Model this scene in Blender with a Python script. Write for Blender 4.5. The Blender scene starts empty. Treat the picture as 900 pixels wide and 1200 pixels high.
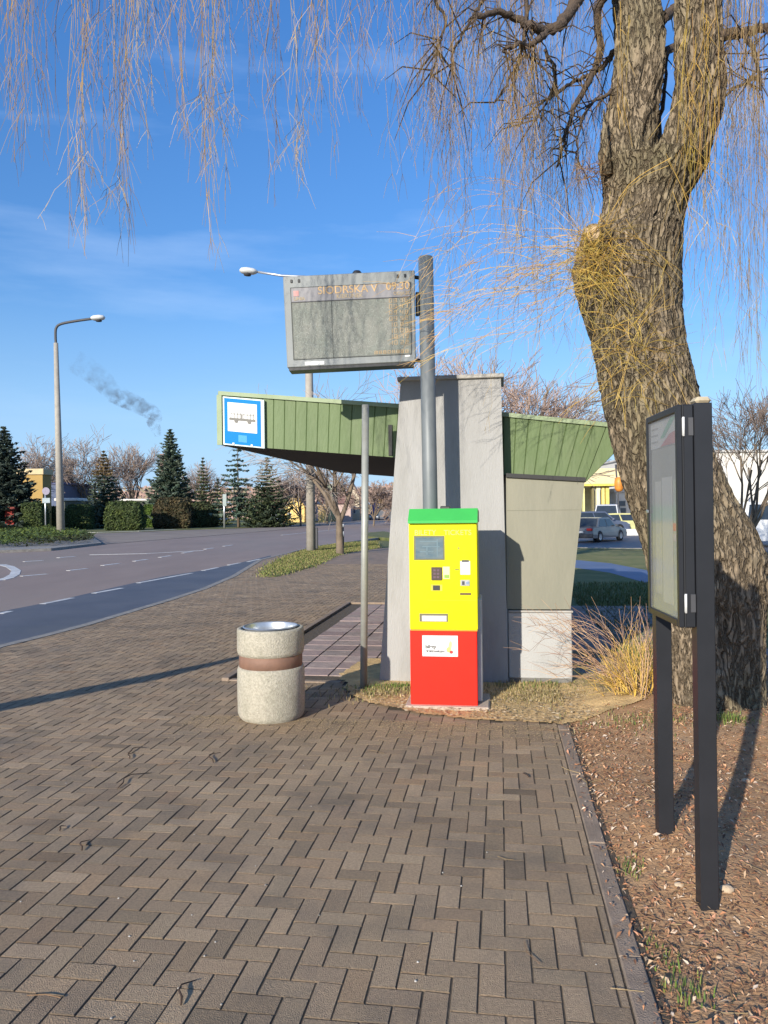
import bpy, math, random
from mathutils import Vector, Matrix, noise as mnoise
R = math.radians
SC = bpy.context.scene
COL = SC.collection
random.seed(7)

# ------------------------------------------------------------------ camera, world, sun, exposure
EYE = 1.70
ROLL = -0.7
cam_d = bpy.data.cameras.new('camera'); cam = bpy.data.objects.new('camera', cam_d); COL.objects.link(cam)
cam_d.sensor_fit = 'HORIZONTAL'; cam_d.sensor_width = 36; cam_d.lens = 36
cam_d.shift_y = -2.0 / 900
cam_d.clip_start = 0.05; cam_d.clip_end = 3000
cam.matrix_world = Matrix.Translation((0, 0, EYE)) @ Matrix.Rotation(R(90), 4, 'X') @ Matrix.Rotation(R(ROLL), 4, 'Z')
SC.camera = cam
SC.render.resolution_x = 768; SC.render.resolution_y = 1024

SUN_EL = 18.5; SUN_AZ = 29.0            # light travels towards (sin az, cos az)
to_sun = Vector((-math.sin(R(SUN_AZ)) * math.cos(R(SUN_EL)), -math.cos(R(SUN_AZ)) * math.cos(R(SUN_EL)), math.sin(R(SUN_EL))))
sun_d = bpy.data.lights.new('sun', 'SUN'); sun = bpy.data.objects.new('sun', sun_d); COL.objects.link(sun)
sun_d.energy = 4.6; sun_d.angle = R(0.55); sun_d.color = (1.0, 0.925, 0.80)
sun.rotation_euler = to_sun.to_track_quat('Z', 'Y').to_euler()

world = bpy.data.worlds.new('World'); SC.world = world; world.use_nodes = True
wn = world.node_tree.nodes; wl = world.node_tree.links
for n in list(wn): wn.remove(n)
wo = wn.new('ShaderNodeOutputWorld'); bg = wn.new('ShaderNodeBackground'); sky = wn.new('ShaderNodeTexSky')
sky.sky_type = 'NISHITA'; sky.sun_disc = False
sky.sun_elevation = R(SUN_EL); sky.sun_rotation = R(180 + SUN_AZ)
sky.altitude = 100; sky.air_density = 1.0; sky.dust_density = 0.3; sky.ozone_density = 3.2
bg.inputs['Strength'].default_value = 0.116
# thin high cirrus in the sky
geo = wn.new('ShaderNodeTexCoord'); mp = wn.new('ShaderNodeMapping'); mp.inputs['Scale'].default_value = (1.2, 1.2, 7.0)
mp.inputs['Rotation'].default_value = (0.12, 0.1, 0.3)
ns = wn.new('ShaderNodeTexNoise'); ns.inputs['Scale'].default_value = 2.2; ns.inputs['Detail'].default_value = 7; ns.inputs['Roughness'].default_value = 0.55
rp = wn.new('ShaderNodeValToRGB'); rp.color_ramp.elements[0].position = 0.52; rp.color_ramp.elements[1].position = 0.85
rp.color_ramp.elements[0].color = (0, 0, 0, 1); rp.color_ramp.elements[1].color = (0.20, 0.20, 0.20, 1)
hs = wn.new('ShaderNodeHueSaturation'); hs.inputs['Saturation'].default_value = 1.22; hs.inputs['Hue'].default_value = 0.508
mx = wn.new('ShaderNodeMix'); mx.data_type = 'RGBA'; mx.inputs['B'].default_value = (5.6, 6.6, 8.0, 1)
wl.new(geo.outputs['Generated'], mp.inputs['Vector']); wl.new(mp.outputs[0], ns.inputs['Vector']); wl.new(ns.outputs['Fac'], rp.inputs['Fac'])
wl.new(sky.outputs[0], hs.inputs['Color']); wl.new(hs.outputs[0], mx.inputs['A']); wl.new(rp.outputs[0], mx.inputs['Factor'])
# bluer, slightly milky air low over the horizon
sx0 = wn.new('ShaderNodeSeparateXYZ'); wl.new(geo.outputs['Generated'], sx0.inputs[0])
mr0 = wn.new('ShaderNodeMapRange'); mr0.interpolation_type = 'SMOOTHSTEP'; mr0.inputs['From Min'].default_value = 0.0; mr0.inputs['From Max'].default_value = 0.30; mr0.inputs['To Min'].default_value = 0.80; mr0.inputs['To Max'].default_value = 0.0
wl.new(sx0.outputs['Z'], mr0.inputs['Value']); mx0 = wn.new('ShaderNodeMix'); mx0.data_type = 'RGBA'; mx0.inputs['B'].default_value = (2.15, 3.6, 5.9, 1)
wl.new(mx.outputs['Result'], mx0.inputs['A']); wl.new(mr0.outputs[0], mx0.inputs['Factor'])
mr1 = wn.new('ShaderNodeMapRange'); mr1.inputs['From Min'].default_value = 0.18; mr1.inputs['From Max'].default_value = 0.62; mr1.inputs['To Min'].default_value = 1.0; mr1.inputs['To Max'].default_value = 1.42
wl.new(sx0.outputs['Z'], mr1.inputs['Value']); vm = wn.new('ShaderNodeVectorMath'); vm.operation = 'SCALE'; wl.new(mx0.outputs['Result'], vm.inputs[0]); wl.new(mr1.outputs[0], vm.inputs['Scale']); wl.new(vm.outputs[0], bg.inputs['Color']); wl.new(bg.outputs[0], wo.inputs['Surface'])
SC.view_settings.view_transform = 'Standard'; SC.view_settings.look = 'None'
SC.view_settings.exposure = 0.55; SC.view_settings.gamma = 1.0
try: SC.view_settings.use_curve_mapping = False
except Exception: pass
SC.cycles.use_denoising = True
SC.cycles.max_bounces = 6; SC.cycles.volume_bounces = 0; SC.cycles.transparent_max_bounces = 8
SC.cycles.volume_step_rate = 1.0

# ------------------------------------------------------------------ measuring: photo pixel -> ray
M3 = cam.matrix_world.to_3x3()
def ray(px, py): return M3 @ Vector(((px - 450) / 900, (598 - py) / 900, -1))
def P(px, py, d):                       # point at world depth y = d
    r = ray(px, py); return Vector((0, 0, EYE)) + r * (d / r.y)
def G(px, py, z=0.0):                   # point on the level z
    r = ray(px, py); return Vector((0, 0, EYE)) + r * ((z - EYE) / r.z)
TH = R(8.6); AX = Vector((math.cos(TH), -math.sin(TH), 0)); BX = Vector((math.sin(TH), math.cos(TH), 0))
def T(a, b, z): return AX * a + BX * b + Vector((0, 0, z))          # street frame -> world
def AB(p): return (p.dot(AX), p.dot(BX))
def PB(px, py, b):                      # (a, z) where the ray meets the plane b = const
    r = ray(px, py); p = Vector((0, 0, EYE)) + r * (b / r.dot(BX)); return p.dot(AX), p.z

# ------------------------------------------------------------------ materials
MATS = {}
def mat(name, c1, c2=None, scale=6.0, rough=0.8, bump=0.0, bscale=40.0, metal=0.0, spec=0.5, tint=False,
        stretch=(1, 1, 1), detail=5, emit=None, coat=0.0, contrast=(0.35, 0.65), dirt=None):
    if name in MATS: return MATS[name]
    m = bpy.data.materials.new(name); m.use_nodes = True; nt = m.node_tree; N = nt.nodes; L = nt.links
    b = N['Principled BSDF']
    b.inputs['Roughness'].default_value = rough; b.inputs['Metallic'].default_value = metal
    b.inputs['Specular IOR Level'].default_value = spec
    if coat: b.inputs['Coat Weight'].default_value = coat
    tc = N.new('ShaderNodeTexCoord'); mpn = N.new('ShaderNodeMapping'); mpn.inputs['Scale'].default_value = stretch
    L.new(tc.outputs['Object'], mpn.inputs['Vector'])
    c2 = c2 or tuple(x * 0.8 for x in c1)
    nz = N.new('ShaderNodeTexNoise'); nz.inputs['Scale'].default_value = scale; nz.inputs['Detail'].default_value = detail
    nz.inputs['Roughness'].default_value = 0.62
    L.new(mpn.outputs[0], nz.inputs['Vector'])
    cr = N.new('ShaderNodeValToRGB'); cr.color_ramp.elements[0].position = contrast[0]; cr.color_ramp.elements[1].position = contrast[1]
    cr.color_ramp.elements[0].color = (*c1, 1); cr.color_ramp.elements[1].color = (*c2, 1)
    L.new(nz.outputs['Fac'], cr.inputs['Fac']); out = cr.outputs['Color']
    if dirt:                            # (colour, scale, amount) weathering blotches
        n2 = N.new('ShaderNodeTexNoise'); n2.inputs['Scale'].default_value = dirt[1]; n2.inputs['Detail'].default_value = 8
        n2.inputs['Roughness'].default_value = 0.7
        L.new(mpn.outputs[0], n2.inputs['Vector'])
        r2 = N.new('ShaderNodeMapRange'); r2.inputs['From Min'].default_value = 0.48; r2.inputs['From Max'].default_value = 0.72
        r2.inputs['To Max'].default_value = dirt[2]
        L.new(n2.outputs['Fac'], r2.inputs['Value'])
        md = N.new('ShaderNodeMix'); md.data_type = 'RGBA'; md.inputs['B'].default_value = (*dirt[0], 1)
        L.new(out, md.inputs['A']); L.new(r2.outputs[0], md.inputs['Factor']); out = md.outputs['Result']
    if tint:
        m['tinted'] = 1
        at = N.new('ShaderNodeAttribute'); at.attribute_name = 'tint'
        mm = N.new('ShaderNodeMix'); mm.data_type = 'RGBA'; mm.blend_type = 'MULTIPLY'; mm.inputs['Factor'].default_value = 1
        L.new(out, mm.inputs['A']); L.new(at.outputs['Color'], mm.inputs['B']); out = mm.outputs['Result']
    L.new(out, b.inputs['Base Color'])
    if bump:
        nb = N.new('ShaderNodeTexNoise'); nb.inputs['Scale'].default_value = bscale; nb.inputs['Detail'].default_value = 6
        L.new(mpn.outputs[0], nb.inputs['Vector'])
        bp = N.new('ShaderNodeBump'); bp.inputs['Strength'].default_value = min(1, bump); bp.inputs['Distance'].default_value = 0.01 * max(1, bump)
        L.new(nb.outputs['Fac'], bp.inputs['Height']); L.new(bp.outputs[0], b.inputs['Normal'])
    if emit:
        b.inputs['Emission Color'].default_value = (*emit[0], 1); b.inputs['Emission Strength'].default_value = emit[1]
    MATS[name] = m; return m

def glass_mat(name, col=(0.9, 0.93, 0.93), rough=0.03, alpha=0.25):
    m = bpy.data.materials.new(name); m.use_nodes = True; b = m.node_tree.nodes['Principled BSDF']
    b.inputs['Base Color'].default_value = (*col, 1); b.inputs['Roughness'].default_value = rough
    b.inputs['Alpha'].default_value = alpha; b.inputs['Specular IOR Level'].default_value = 0.6
    MATS[name] = m; return m

# ------------------------------------------------------------------ mesh builder
OFF = {}
class MB:
    def __init__(s): s.v = []; s.f = []; s.mi = []; s.c = []; s.sm = []; s.cur = 0; s.col = None; s.smooth = False
    def add(s, vs, fs, smooth=None, col=None):
        o = len(s.v); s.v += [tuple(v) for v in vs]
        for f in fs:
            s.f.append(tuple(i + o for i in f)); s.mi.append(s.cur); s.sm.append(s.smooth if smooth is None else smooth)
            s.c.append(col if col is not None else (s.col or (1, 1, 1)))
    def hexa(s, p, **k):                # 8 points: bottom ring 0-3, top ring 4-7
        s.add(p, [(3, 2, 1, 0), (4, 5, 6, 7), (0, 1, 5, 4), (1, 2, 6, 5), (2, 3, 7, 6), (3, 0, 4, 7)], **k)
    def box(s, fn, x0, x1, y0, y1, z0, z1, **k):
        s.hexa([fn(x0, y0, z0), fn(x1, y0, z0), fn(x1, y1, z0), fn(x0, y1, z0), fn(x0, y0, z1), fn(x1, y0, z1), fn(x1, y1, z1), fn(x0, y1, z1)], **k)
    def rbox(s, fn, x0, x1, y0, y1, z0, z1, r=0.01, **k):   # box with chamfered edges
        X = (x0, x1); Y = (y0, y1); Z = (z0, z1); r = min(r, (x1-x0)*.45, (y1-y0)*.45, (z1-z0)*.45); vs = []; idx = {}
        for i in (0, 1):
            for j in (0, 1):
                for k3 in (0, 1):
                    sx, sy, sz = (1, -1)[i], (1, -1)[j], (1, -1)[k3]
                    for ax in range(3):
                        o = [sx * r, sy * r, sz * r]; o[ax] = 0
                        idx[i, j, k3, ax] = len(vs); vs.append(fn(X[i] + o[0], Y[j] + o[1], Z[k3] + o[2]))
        fs = []
        for a in range(3):
            b, c = (a + 1) % 3, (a + 2) % 3
            for e in (0, 1):
                q = []
                for (m1, m2) in ((0, 0), (1, 0), (1, 1), (0, 1)):
                    t = [0, 0, 0]; t[a] = e; t[b] = m1; t[c] = m2; q.append(idx[t[0], t[1], t[2], a])
                fs.append(tuple(q if e else q[::-1]))
            for m1 in (0, 1):
                for m2 in (0, 1):
                    q = []
                    for e, w in ((0, b), (1, b), (1, c), (0, c)):
                        t = [0, 0, 0]; t[a] = e; t[b] = m1; t[c] = m2; q.append(idx[t[0], t[1], t[2], w])
                    fs.append(tuple(q))
        for i in (0, 1):
            for j in (0, 1):
                for k3 in (0, 1): fs.append((idx[i, j, k3, 0], idx[i, j, k3, 1], idx[i, j, k3, 2]))
        s.add(vs, fs, **k)
    def prism(s, pts, z0, z1, fn=None, **k):
        fn = fn or (lambda x, y, z: (x, y, z)); n = len(pts)
        ar = sum(pts[i][0] * pts[(i + 1) % n][1] - pts[(i + 1) % n][0] * pts[i][1] for i in range(n))
        if ar < 0: pts = pts[::-1]
        vs = [fn(p[0], p[1], z0) for p in pts] + [fn(p[0], p[1], z1) for p in pts]
        s.add(vs, [tuple(range(n - 1, -1, -1)), tuple(range(n, 2 * n))] + [(i, (i + 1) % n, n + (i + 1) % n, n + i) for i in range(n)], **k)
    def tube(s, path, rad, n=6, cap=True, **k):
        path = [Vector(p) for p in path]; m = len(path)
        if not hasattr(rad, '__len__'): rad = [rad] * m
        vs = []; up = None
        for i, p in enumerate(path):
            t = (path[min(i + 1, m - 1)] - path[max(i - 1, 0)])
            if t.length < 1e-9: t = Vector((0, 0, 1))
            t.normalize()
            if up is None: up = Vector((0, 0, 1)) if abs(t.z) < 0.9 else Vector((0, 1, 0))
            u = t.cross(up)
            if u.length < 1e-6: u = t.orthogonal()
            u.normalize(); w = t.cross(u); up = -w if up.dot(-w) > 0 else w
            for j in range(n):
                a = 2 * math.pi * j / n; vs.append(p + u * (math.cos(a) * rad[i]) + w * (math.sin(a) * rad[i]))
        fs = [(i * n + j, i * n + (j + 1) % n, (i + 1) * n + (j + 1) % n, (i + 1) * n + j) for i in range(m - 1) for j in range(n)]
        if cap and n > 2: fs += [tuple(range(n - 1, -1, -1)), tuple((m - 1) * n + j for j in range(n))]
        s.add(vs, fs, smooth=k.get('smooth', n > 4), col=k.get('col'))
    def lathe(s, c, prof, n=40, ax=None, closed=False, **k):   # prof list of (r, h)
        c = Vector(c); ax = Vector(ax or (0, 0, 1)).normalized(); u = ax.orthogonal().normalized(); w = ax.cross(u)
        vs = []
        for r, h in prof:
            for j in range(n):
                a = 2 * math.pi * j / n; vs.append(c + ax * h + u * (r * math.cos(a)) + w * (r * math.sin(a)))
        m = len(prof)
        fs = [(i * n + j, i * n + (j + 1) % n, (i + 1) * n + (j + 1) % n, (i + 1) * n + j) for i in range(m - 1) for j in range(n)]
        s.add(vs, fs, smooth=k.get('smooth', True), col=k.get('col'))
    def build(s, name, mats, parent=None, loc=None, recalc=False):
        if not isinstance(mats, (list, tuple)): mats = [mats]
        off = Vector(OFF.get(parent.name, (0, 0, 0))) if parent else Vector(loc or (0, 0, 0))
        me = bpy.data.meshes.new(name)
        me.from_pydata([(v[0] - off.x, v[1] - off.y, v[2] - off.z) for v in s.v], [], s.f)
        for m in mats: me.materials.append(m)
        me.polygons.foreach_set('material_index', s.mi); me.polygons.foreach_set('use_smooth', s.sm)
        if any(m.get('tinted') for m in mats):
            at = me.color_attributes.new('tint', 'FLOAT_COLOR', 'CORNER'); buf = []
            for p, c in zip(s.f, s.c): buf += [c[0], c[1], c[2], 1.0] * len(p)
            at.data.foreach_set('color', buf)
        me.update()
        if recalc:
            import bmesh
            bm = bmesh.new(); bm.from_mesh(me); bmesh.ops.recalc_face_normals(bm, faces=bm.faces); bm.to_mesh(me); bm.free()
        o = bpy.data.objects.new(name, me); COL.objects.link(o)
        if parent: o.parent = parent
        else: o.location = off
        OFF[o.name] = tuple(off)
        return o
def thing(name, label, cat, loc, group=None):
    o = bpy.data.objects.new(name, None); COL.objects.link(o); o.location = loc; o.empty_display_size = 0.2
    OFF[o.name] = tuple(loc); return tag(o, label, cat, group)
def tag(o, label, cat, group=None):
    o['label'] = label; o['category'] = cat
    if group: o['group'] = group
    return o
def struct(o, kind='structure'): o['kind'] = kind; return o
def text(name, body, loc, size, m, xdir, zdir, parent, align='LEFT', ext=0.0008, bold=0.0):
    cu = bpy.data.curves.new(name, 'FONT'); cu.body = body; cu.size = size; cu.align_x = align; cu.extrude = ext; cu.offset = bold
    tmp = bpy.data.objects.new(name + '_tmp', cu); COL.objects.link(tmp); bpy.context.view_layer.update()
    me = bpy.data.meshes.new_from_object(tmp.evaluated_get(bpy.context.evaluated_depsgraph_get())); bpy.data.objects.remove(tmp); bpy.data.curves.remove(cu)
    me.materials.clear(); me.materials.append(m); o = bpy.data.objects.new(name, me); COL.objects.link(o)
    x = Vector(xdir).normalized(); y = Vector(zdir).normalized(); z = x.cross(y)
    mt = Matrix((x, y, z)).transposed().to_4x4(); off = Vector(OFF[parent.name])
    mt.translation = Vector(loc) - off; me.transform(mt); o.parent = parent; OFF[o.name] = tuple(off); return o
W = lambda x, y, z: (x, y, z)
def lerp(a, b, t): return a + (b - a) * t
def inside(x, y, poly):
    c = False; n = len(poly); j = n - 1
    for i in range(n):
        xi, yi = poly[i]; xj, yj = poly[j]
        if (yi > y) != (yj > y) and x < (xj - xi) * (y - yi) / (yj - yi) + xi: c = not c
        j = i
    return c

# ------------------------------------------------------------------ material palette
m_grass = mat('grass', (0.060, 0.085, 0.018), (0.15, 0.15, 0.050), 1.6, 0.95, 1.0, 60, tint=False, dirt=((0.17, 0.14, 0.06), 0.5, 0.7))
m_lawn = mat('lawn', (0.10, 0.13, 0.032), (0.20, 0.19, 0.065), 1.5, 0.95, 2.0, 35, dirt=((0.24, 0.20, 0.085), 0.35, 0.7))
m_road = mat('asphalt', (0.24, 0.168, 0.124), (0.30, 0.213, 0.16), 0.35, 0.62, 0.3, 180, dirt=((0.25, 0.20, 0.15), 0.16, 0.8), stretch=(1, 0.35, 1))
m_bay = mat('bay_asphalt', (0.075, 0.070, 0.076), (0.105, 0.098, 0.102), 0.8, 0.55, 0.3, 180, dirt=((0.13, 0.12, 0.10), 0.3, 0.5))
m_mark = mat('road_paint', (0.62, 0.61, 0.58), (0.42, 0.41, 0.39), 3.0, 0.7)
m_brick = mat('paving_brick', (0.37, 0.268, 0.168), (0.255, 0.183, 0.115), 75, 0.9, 0.9, 200, tint=True, dirt=((0.12, 0.10, 0.078), 1.5, 0.75))
m_joint = mat('joint_sand', (0.125, 0.097, 0.068), (0.075, 0.058, 0.042), 30, 0.95, 1, 200)
m_farpave = mat('far_paving', (0.27, 0.195, 0.14), (0.205, 0.15, 0.108), 1.2, 0.9, 0.5, 60, stretch=(3, 1, 1), dirt=((0.13, 0.11, 0.095), 0.25, 0.6))
m_kerb = mat('kerb_concrete', (0.30, 0.28, 0.25), (0.20, 0.185, 0.165), 7, 0.9, 0.6, 120)
m_edge = mat('edging_concrete', (0.32, 0.24, 0.175), (0.22, 0.165, 0.12), 9, 0.9, 0.8, 150)
m_tile = mat('pink_tile', (0.40, 0.31, 0.27), (0.30, 0.235, 0.21), 9, 0.85, 0.6, 150, tint=True, dirt=((0.17, 0.15, 0.13), 2.0, 0.6))
m_mulch = mat('mulch_soil', (0.46, 0.265, 0.13), (0.30, 0.17, 0.082), 14, 0.95, 1.2, 60, dirt=((0.40, 0.29, 0.18), 1.3, 0.7))
m_dirt = mat('dry_dirt', (0.70, 0.48, 0.22), (0.50, 0.34, 0.155), 7, 0.95, 1.4, 50, dirt=((0.24, 0.20, 0.09), 2.2, 0.5))
m_litter = mat('leaf_litter', (0.9, 0.9, 0.9), (0.7, 0.7, 0.7), 40, 0.85, tint=True)
m_blade = mat('grass_blade', (0.9, 0.9, 0.9), (0.7, 0.7, 0.7), 20, 0.8, tint=True)
def bark_mat():
    m = bpy.data.materials.new('willow_bark'); m.use_nodes = True; nt = m.node_tree; N = nt.nodes; L = nt.links; b = N['Principled BSDF']
    b.inputs['Roughness'].default_value = .95; b.inputs['Specular IOR Level'].default_value = .2
    tc = N.new('ShaderNodeTexCoord'); mp_ = N.new('ShaderNodeMapping'); mp_.inputs['Scale'].default_value = (1, 1, .24); L.new(tc.outputs['Object'], mp_.inputs['Vector'])
    warp = N.new('ShaderNodeTexNoise'); warp.inputs['Scale'].default_value = 3.5; warp.inputs['Detail'].default_value = 3; L.new(tc.outputs['Object'], warp.inputs['Vector'])
    va = N.new('ShaderNodeVectorMath'); va.operation = 'MULTIPLY_ADD'; va.inputs[1].default_value = (.12, .12, .05); L.new(warp.outputs['Color'], va.inputs[0]); L.new(mp_.outputs[0], va.inputs[2])
    vo = N.new('ShaderNodeTexVoronoi'); vo.feature = 'DISTANCE_TO_EDGE'; vo.inputs['Scale'].default_value = 33; L.new(va.outputs[0], vo.inputs['Vector'])
    cr = N.new('ShaderNodeMapRange'); cr.inputs['From Min'].default_value = 0.0; cr.inputs['From Min'].default_value = .01; cr.inputs['From Max'].default_value = 0.17; cr.inputs['To Min'].default_value = 0.0; 
    nr = N.new('ShaderNodeTexNoise'); nr.inputs['Scale'].default_value = 23; nr.inputs['Detail'].default_value = 3; nr.inputs['Roughness'].default_value = .55; L.new(va.outputs[0], nr.inputs['Vector'])
    s1 = N.new('ShaderNodeMath'); s1.operation = 'SUBTRACT'; s1.inputs[1].default_value = .5; L.new(nr.outputs['Fac'], s1.inputs[0]); s2 = N.new('ShaderNodeMath'); s2.operation = 'ABSOLUTE'; L.new(s1.outputs[0], s2.inputs[0])
    s3 = N.new('ShaderNodeMath'); s3.operation = 'MULTIPLY'; s3.inputs[1].default_value = 1.6; L.new(s2.outputs[0], s3.inputs[0]); s4 = N.new('ShaderNodeMath'); s4.operation = 'MULTIPLY_ADD'; s4.inputs[1].default_value = .22; L.new(vo.outputs['Distance'], s4.inputs[0]); L.new(s3.outputs[0], s4.inputs[2])
    L.new(s4.outputs[0], cr.inputs['Value'])
    n1_ = N.new('ShaderNodeTexNoise'); n1_.inputs['Scale'].default_value = 34; n1_.inputs['Detail'].default_value = 8; n1_.inputs['Roughness'].default_value = .7; L.new(va.outputs[0], n1_.inputs['Vector'])
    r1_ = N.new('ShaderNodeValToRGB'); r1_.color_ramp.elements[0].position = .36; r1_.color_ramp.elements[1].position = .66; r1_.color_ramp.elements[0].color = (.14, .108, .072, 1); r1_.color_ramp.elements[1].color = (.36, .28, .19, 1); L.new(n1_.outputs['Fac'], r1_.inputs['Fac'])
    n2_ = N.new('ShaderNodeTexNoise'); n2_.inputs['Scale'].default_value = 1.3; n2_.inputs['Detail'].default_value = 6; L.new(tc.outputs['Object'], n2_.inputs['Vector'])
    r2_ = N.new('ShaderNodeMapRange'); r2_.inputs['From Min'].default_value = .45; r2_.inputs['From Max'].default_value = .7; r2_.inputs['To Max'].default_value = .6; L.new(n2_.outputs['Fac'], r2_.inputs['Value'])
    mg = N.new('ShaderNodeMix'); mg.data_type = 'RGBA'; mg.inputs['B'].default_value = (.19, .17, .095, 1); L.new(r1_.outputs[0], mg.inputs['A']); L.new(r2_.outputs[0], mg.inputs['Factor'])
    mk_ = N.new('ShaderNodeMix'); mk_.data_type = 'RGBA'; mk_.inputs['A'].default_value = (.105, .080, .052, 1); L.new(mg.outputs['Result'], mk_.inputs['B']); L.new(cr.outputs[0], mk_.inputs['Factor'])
    at = N.new('ShaderNodeAttribute'); at.attribute_name = 'tint'; mm = N.new('ShaderNodeMix'); mm.data_type = 'RGBA'; mm.blend_type = 'MULTIPLY'; mm.inputs['Factor'].default_value = 1
    L.new(mk_.outputs['Result'], mm.inputs['A']); L.new(at.outputs['Color'], mm.inputs['B']); L.new(mm.outputs['Result'], b.inputs['Base Color'])
    ad = N.new('ShaderNodeMath'); ad.operation = 'MULTIPLY_ADD'; ad.inputs[1].default_value = .45; L.new(n1_.outputs['Fac'], ad.inputs[0]); L.new(cr.outputs[0], ad.inputs[2])
    bp = N.new('ShaderNodeBump'); bp.inputs['Strength'].default_value = 1; bp.inputs['Distance'].default_value = .024; L.new(ad.outputs[0], bp.inputs['Height']); L.new(bp.outputs[0], b.inputs['Normal'])
    m['tinted'] = 1; MATS['willow_bark'] = m; return m
m_bark = bark_mat()
m_twig = mat('willow_twig', (0.38, 0.30, 0.19), (0.24, 0.19, 0.125), 4, 0.8, tint=True)
m_twigy = mat('yellow_shoot', (0.62, 0.44, 0.09), (0.38, 0.26, 0.06), 5, 0.7, tint=True)
m_dbranch = mat('dark_branch', (0.10, 0.068, 0.045), (0.055, 0.04, 0.03), 12, 0.9, 1.5, 60)
m_bbark = mat('bare_bark', (0.19, 0.145, 0.10), (0.12, 0.09, 0.065), 3, 0.9, 1, 30, tint=True)
m_btwig = mat('bare_twig', (0.34, 0.285, 0.24), (0.25, 0.21, 0.18), 1.5, 0.9, tint=True)
m_needle = mat('spruce_needle', (0.055, 0.080, 0.052), (0.10, 0.125, 0.088), 0.7, 0.85, tint=True)
m_hedge = mat('hedge_leaf', (0.045, 0.075, 0.022), (0.085, 0.115, 0.03), 1.0, 0.85, tint=True)
m_white = mat('white_paint', (0.70, 0.69, 0.66), (0.62, 0.61, 0.58), 3, 0.5)
m_black = mat('black_plastic', (0.02, 0.02, 0.022), (0.03, 0.03, 0.03), 6, 0.45)
m_dark = mat('dark_grey', (0.06, 0.06, 0.065), None, 6, 0.6)
m_tyre = mat('tyre_rubber', (0.018, 0.018, 0.018), None, 8, 0.85)
m_rim = mat('wheel_rim', (0.45, 0.45, 0.46), None, 5, 0.35, metal=0.6)
m_cglass = mat('car_glass', (0.025, 0.032, 0.04), (0.035, 0.045, 0.055), 3, 0.06, spec=0.8)
# ------------------------------------------------------------------ ground, road, paving
ZR = -0.12
g = MB(); g.prism([(-900, -60), (900, -60), (900, 1500), (-900, 1500)], -0.6, -0.155); struct(g.build('ground', m_grass))
def gp(pts, z=0.0): return [tuple(G(x, y, z)[:2]) for x, y in pts]
r = MB()
r.prism([(-140, -20), (-5.2, -20), (-5.0, 9.9), (-4.1, 15), (-3.9, 20.4), (-3.9, 27), (-3.4, 33), (1.0, 62), (6, 110), (12, 220), (0, 220), (-5, 120)]
        + [tuple(G(300, 622, ZR)[:2]), tuple(G(110, 638, ZR)[:2]), (-62, 44), (-140, 46)], -0.4, ZR)
struct(r.build('road', m_road))
# kerb line of the bus bay and the road
KL = [(-5.6, -12), (-5.25, 3), (-4.97, 9.9)] + [tuple(G(x, y)[:2]) for x, y in ((50, 746), (100, 733), (150, 718), (200, 703), (240, 690), (275, 675), (306, 656), (322, 652), (345, 646), (370, 640), (400, 636), (430, 632))] + [(3.3, 62), (9, 112)]
b_ = MB()
bay_in = [tuple(G(x, y, ZR)[:2]) for x, y in ((0, 717), (67, 704), (127, 690), (190, 676), (247, 667), (275, 661), (317, 651))]
b_.prism([(-7.2, -12), (-6.9, 8)] + bay_in + [(-3.9, 27.5), (-3.5, 20), (-3.6, 15), (-4.5, 9.9), (-4.6, -12)], -0.3, ZR + 0.004)
struct(b_.build('bus_bay', m_bay))
def strip(mb, p, q, w, z, dz=0.003):
    p = Vector((p[0], p[1], 0)); q = Vector((q[0], q[1], 0)); n = (q - p).normalized(); n = Vector((-n.y, n.x, 0)) * (w / 2)
    mb.prism([tuple((p + n)[:2]), tuple((p - n)[:2]), tuple((q - n)[:2]), tuple((q + n)[:2])], z - 0.02, z)
mk = MB(); zm = ZR + 0.008
for a, c in (((0, 719), (12, 716)), ((50, 707.5), (85, 700.5)), ((110, 695), (143, 689)), ((162, 683), (225, 671.5)), ((238, 668.5), (255, 665)), ((268, 662), (281, 659.5)), ((291, 658), (305, 655))):
    strip(mk, G(*a, zm), G(*c, zm), 0.14, zm)
for a, c in (((25, 675), (55, 672.5)), ((80, 668.5), (102, 666)), ((120, 662.5), (140, 660)), ((157, 657.5), (173, 655.3)), ((187, 653), (200, 651)), ((214, 648), (226, 646)), ((240, 643.5), (250, 642)), ((262, 640), (272, 638.6))):
    strip(mk, G(*a, zm), G(*c, zm), 0.16, zm)
for a, c in (((28, 658), (50, 656.6)), ((68, 653.5), (88, 651.8)), ((105, 650), (170, 648.6)), ((170, 648.6), (238, 645)), ((330, 627), (400, 620)), ((395, 617), (428, 611))):
    strip(mk, G(*a, zm), G(*c, zm), 0.18, zm)
arc = [G(x, y, zm) for x, y in ((-14, 661.5), (2, 661.5), (12, 664), (19, 668.5), (17, 673), (10, 677), (0, 679.5), (-14, 681))]
for i in range(len(arc) - 1): strip(mk, arc[i], arc[i + 1], 0.28, zm)
struct(mk.build('road_markings', m_mark))

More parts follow.
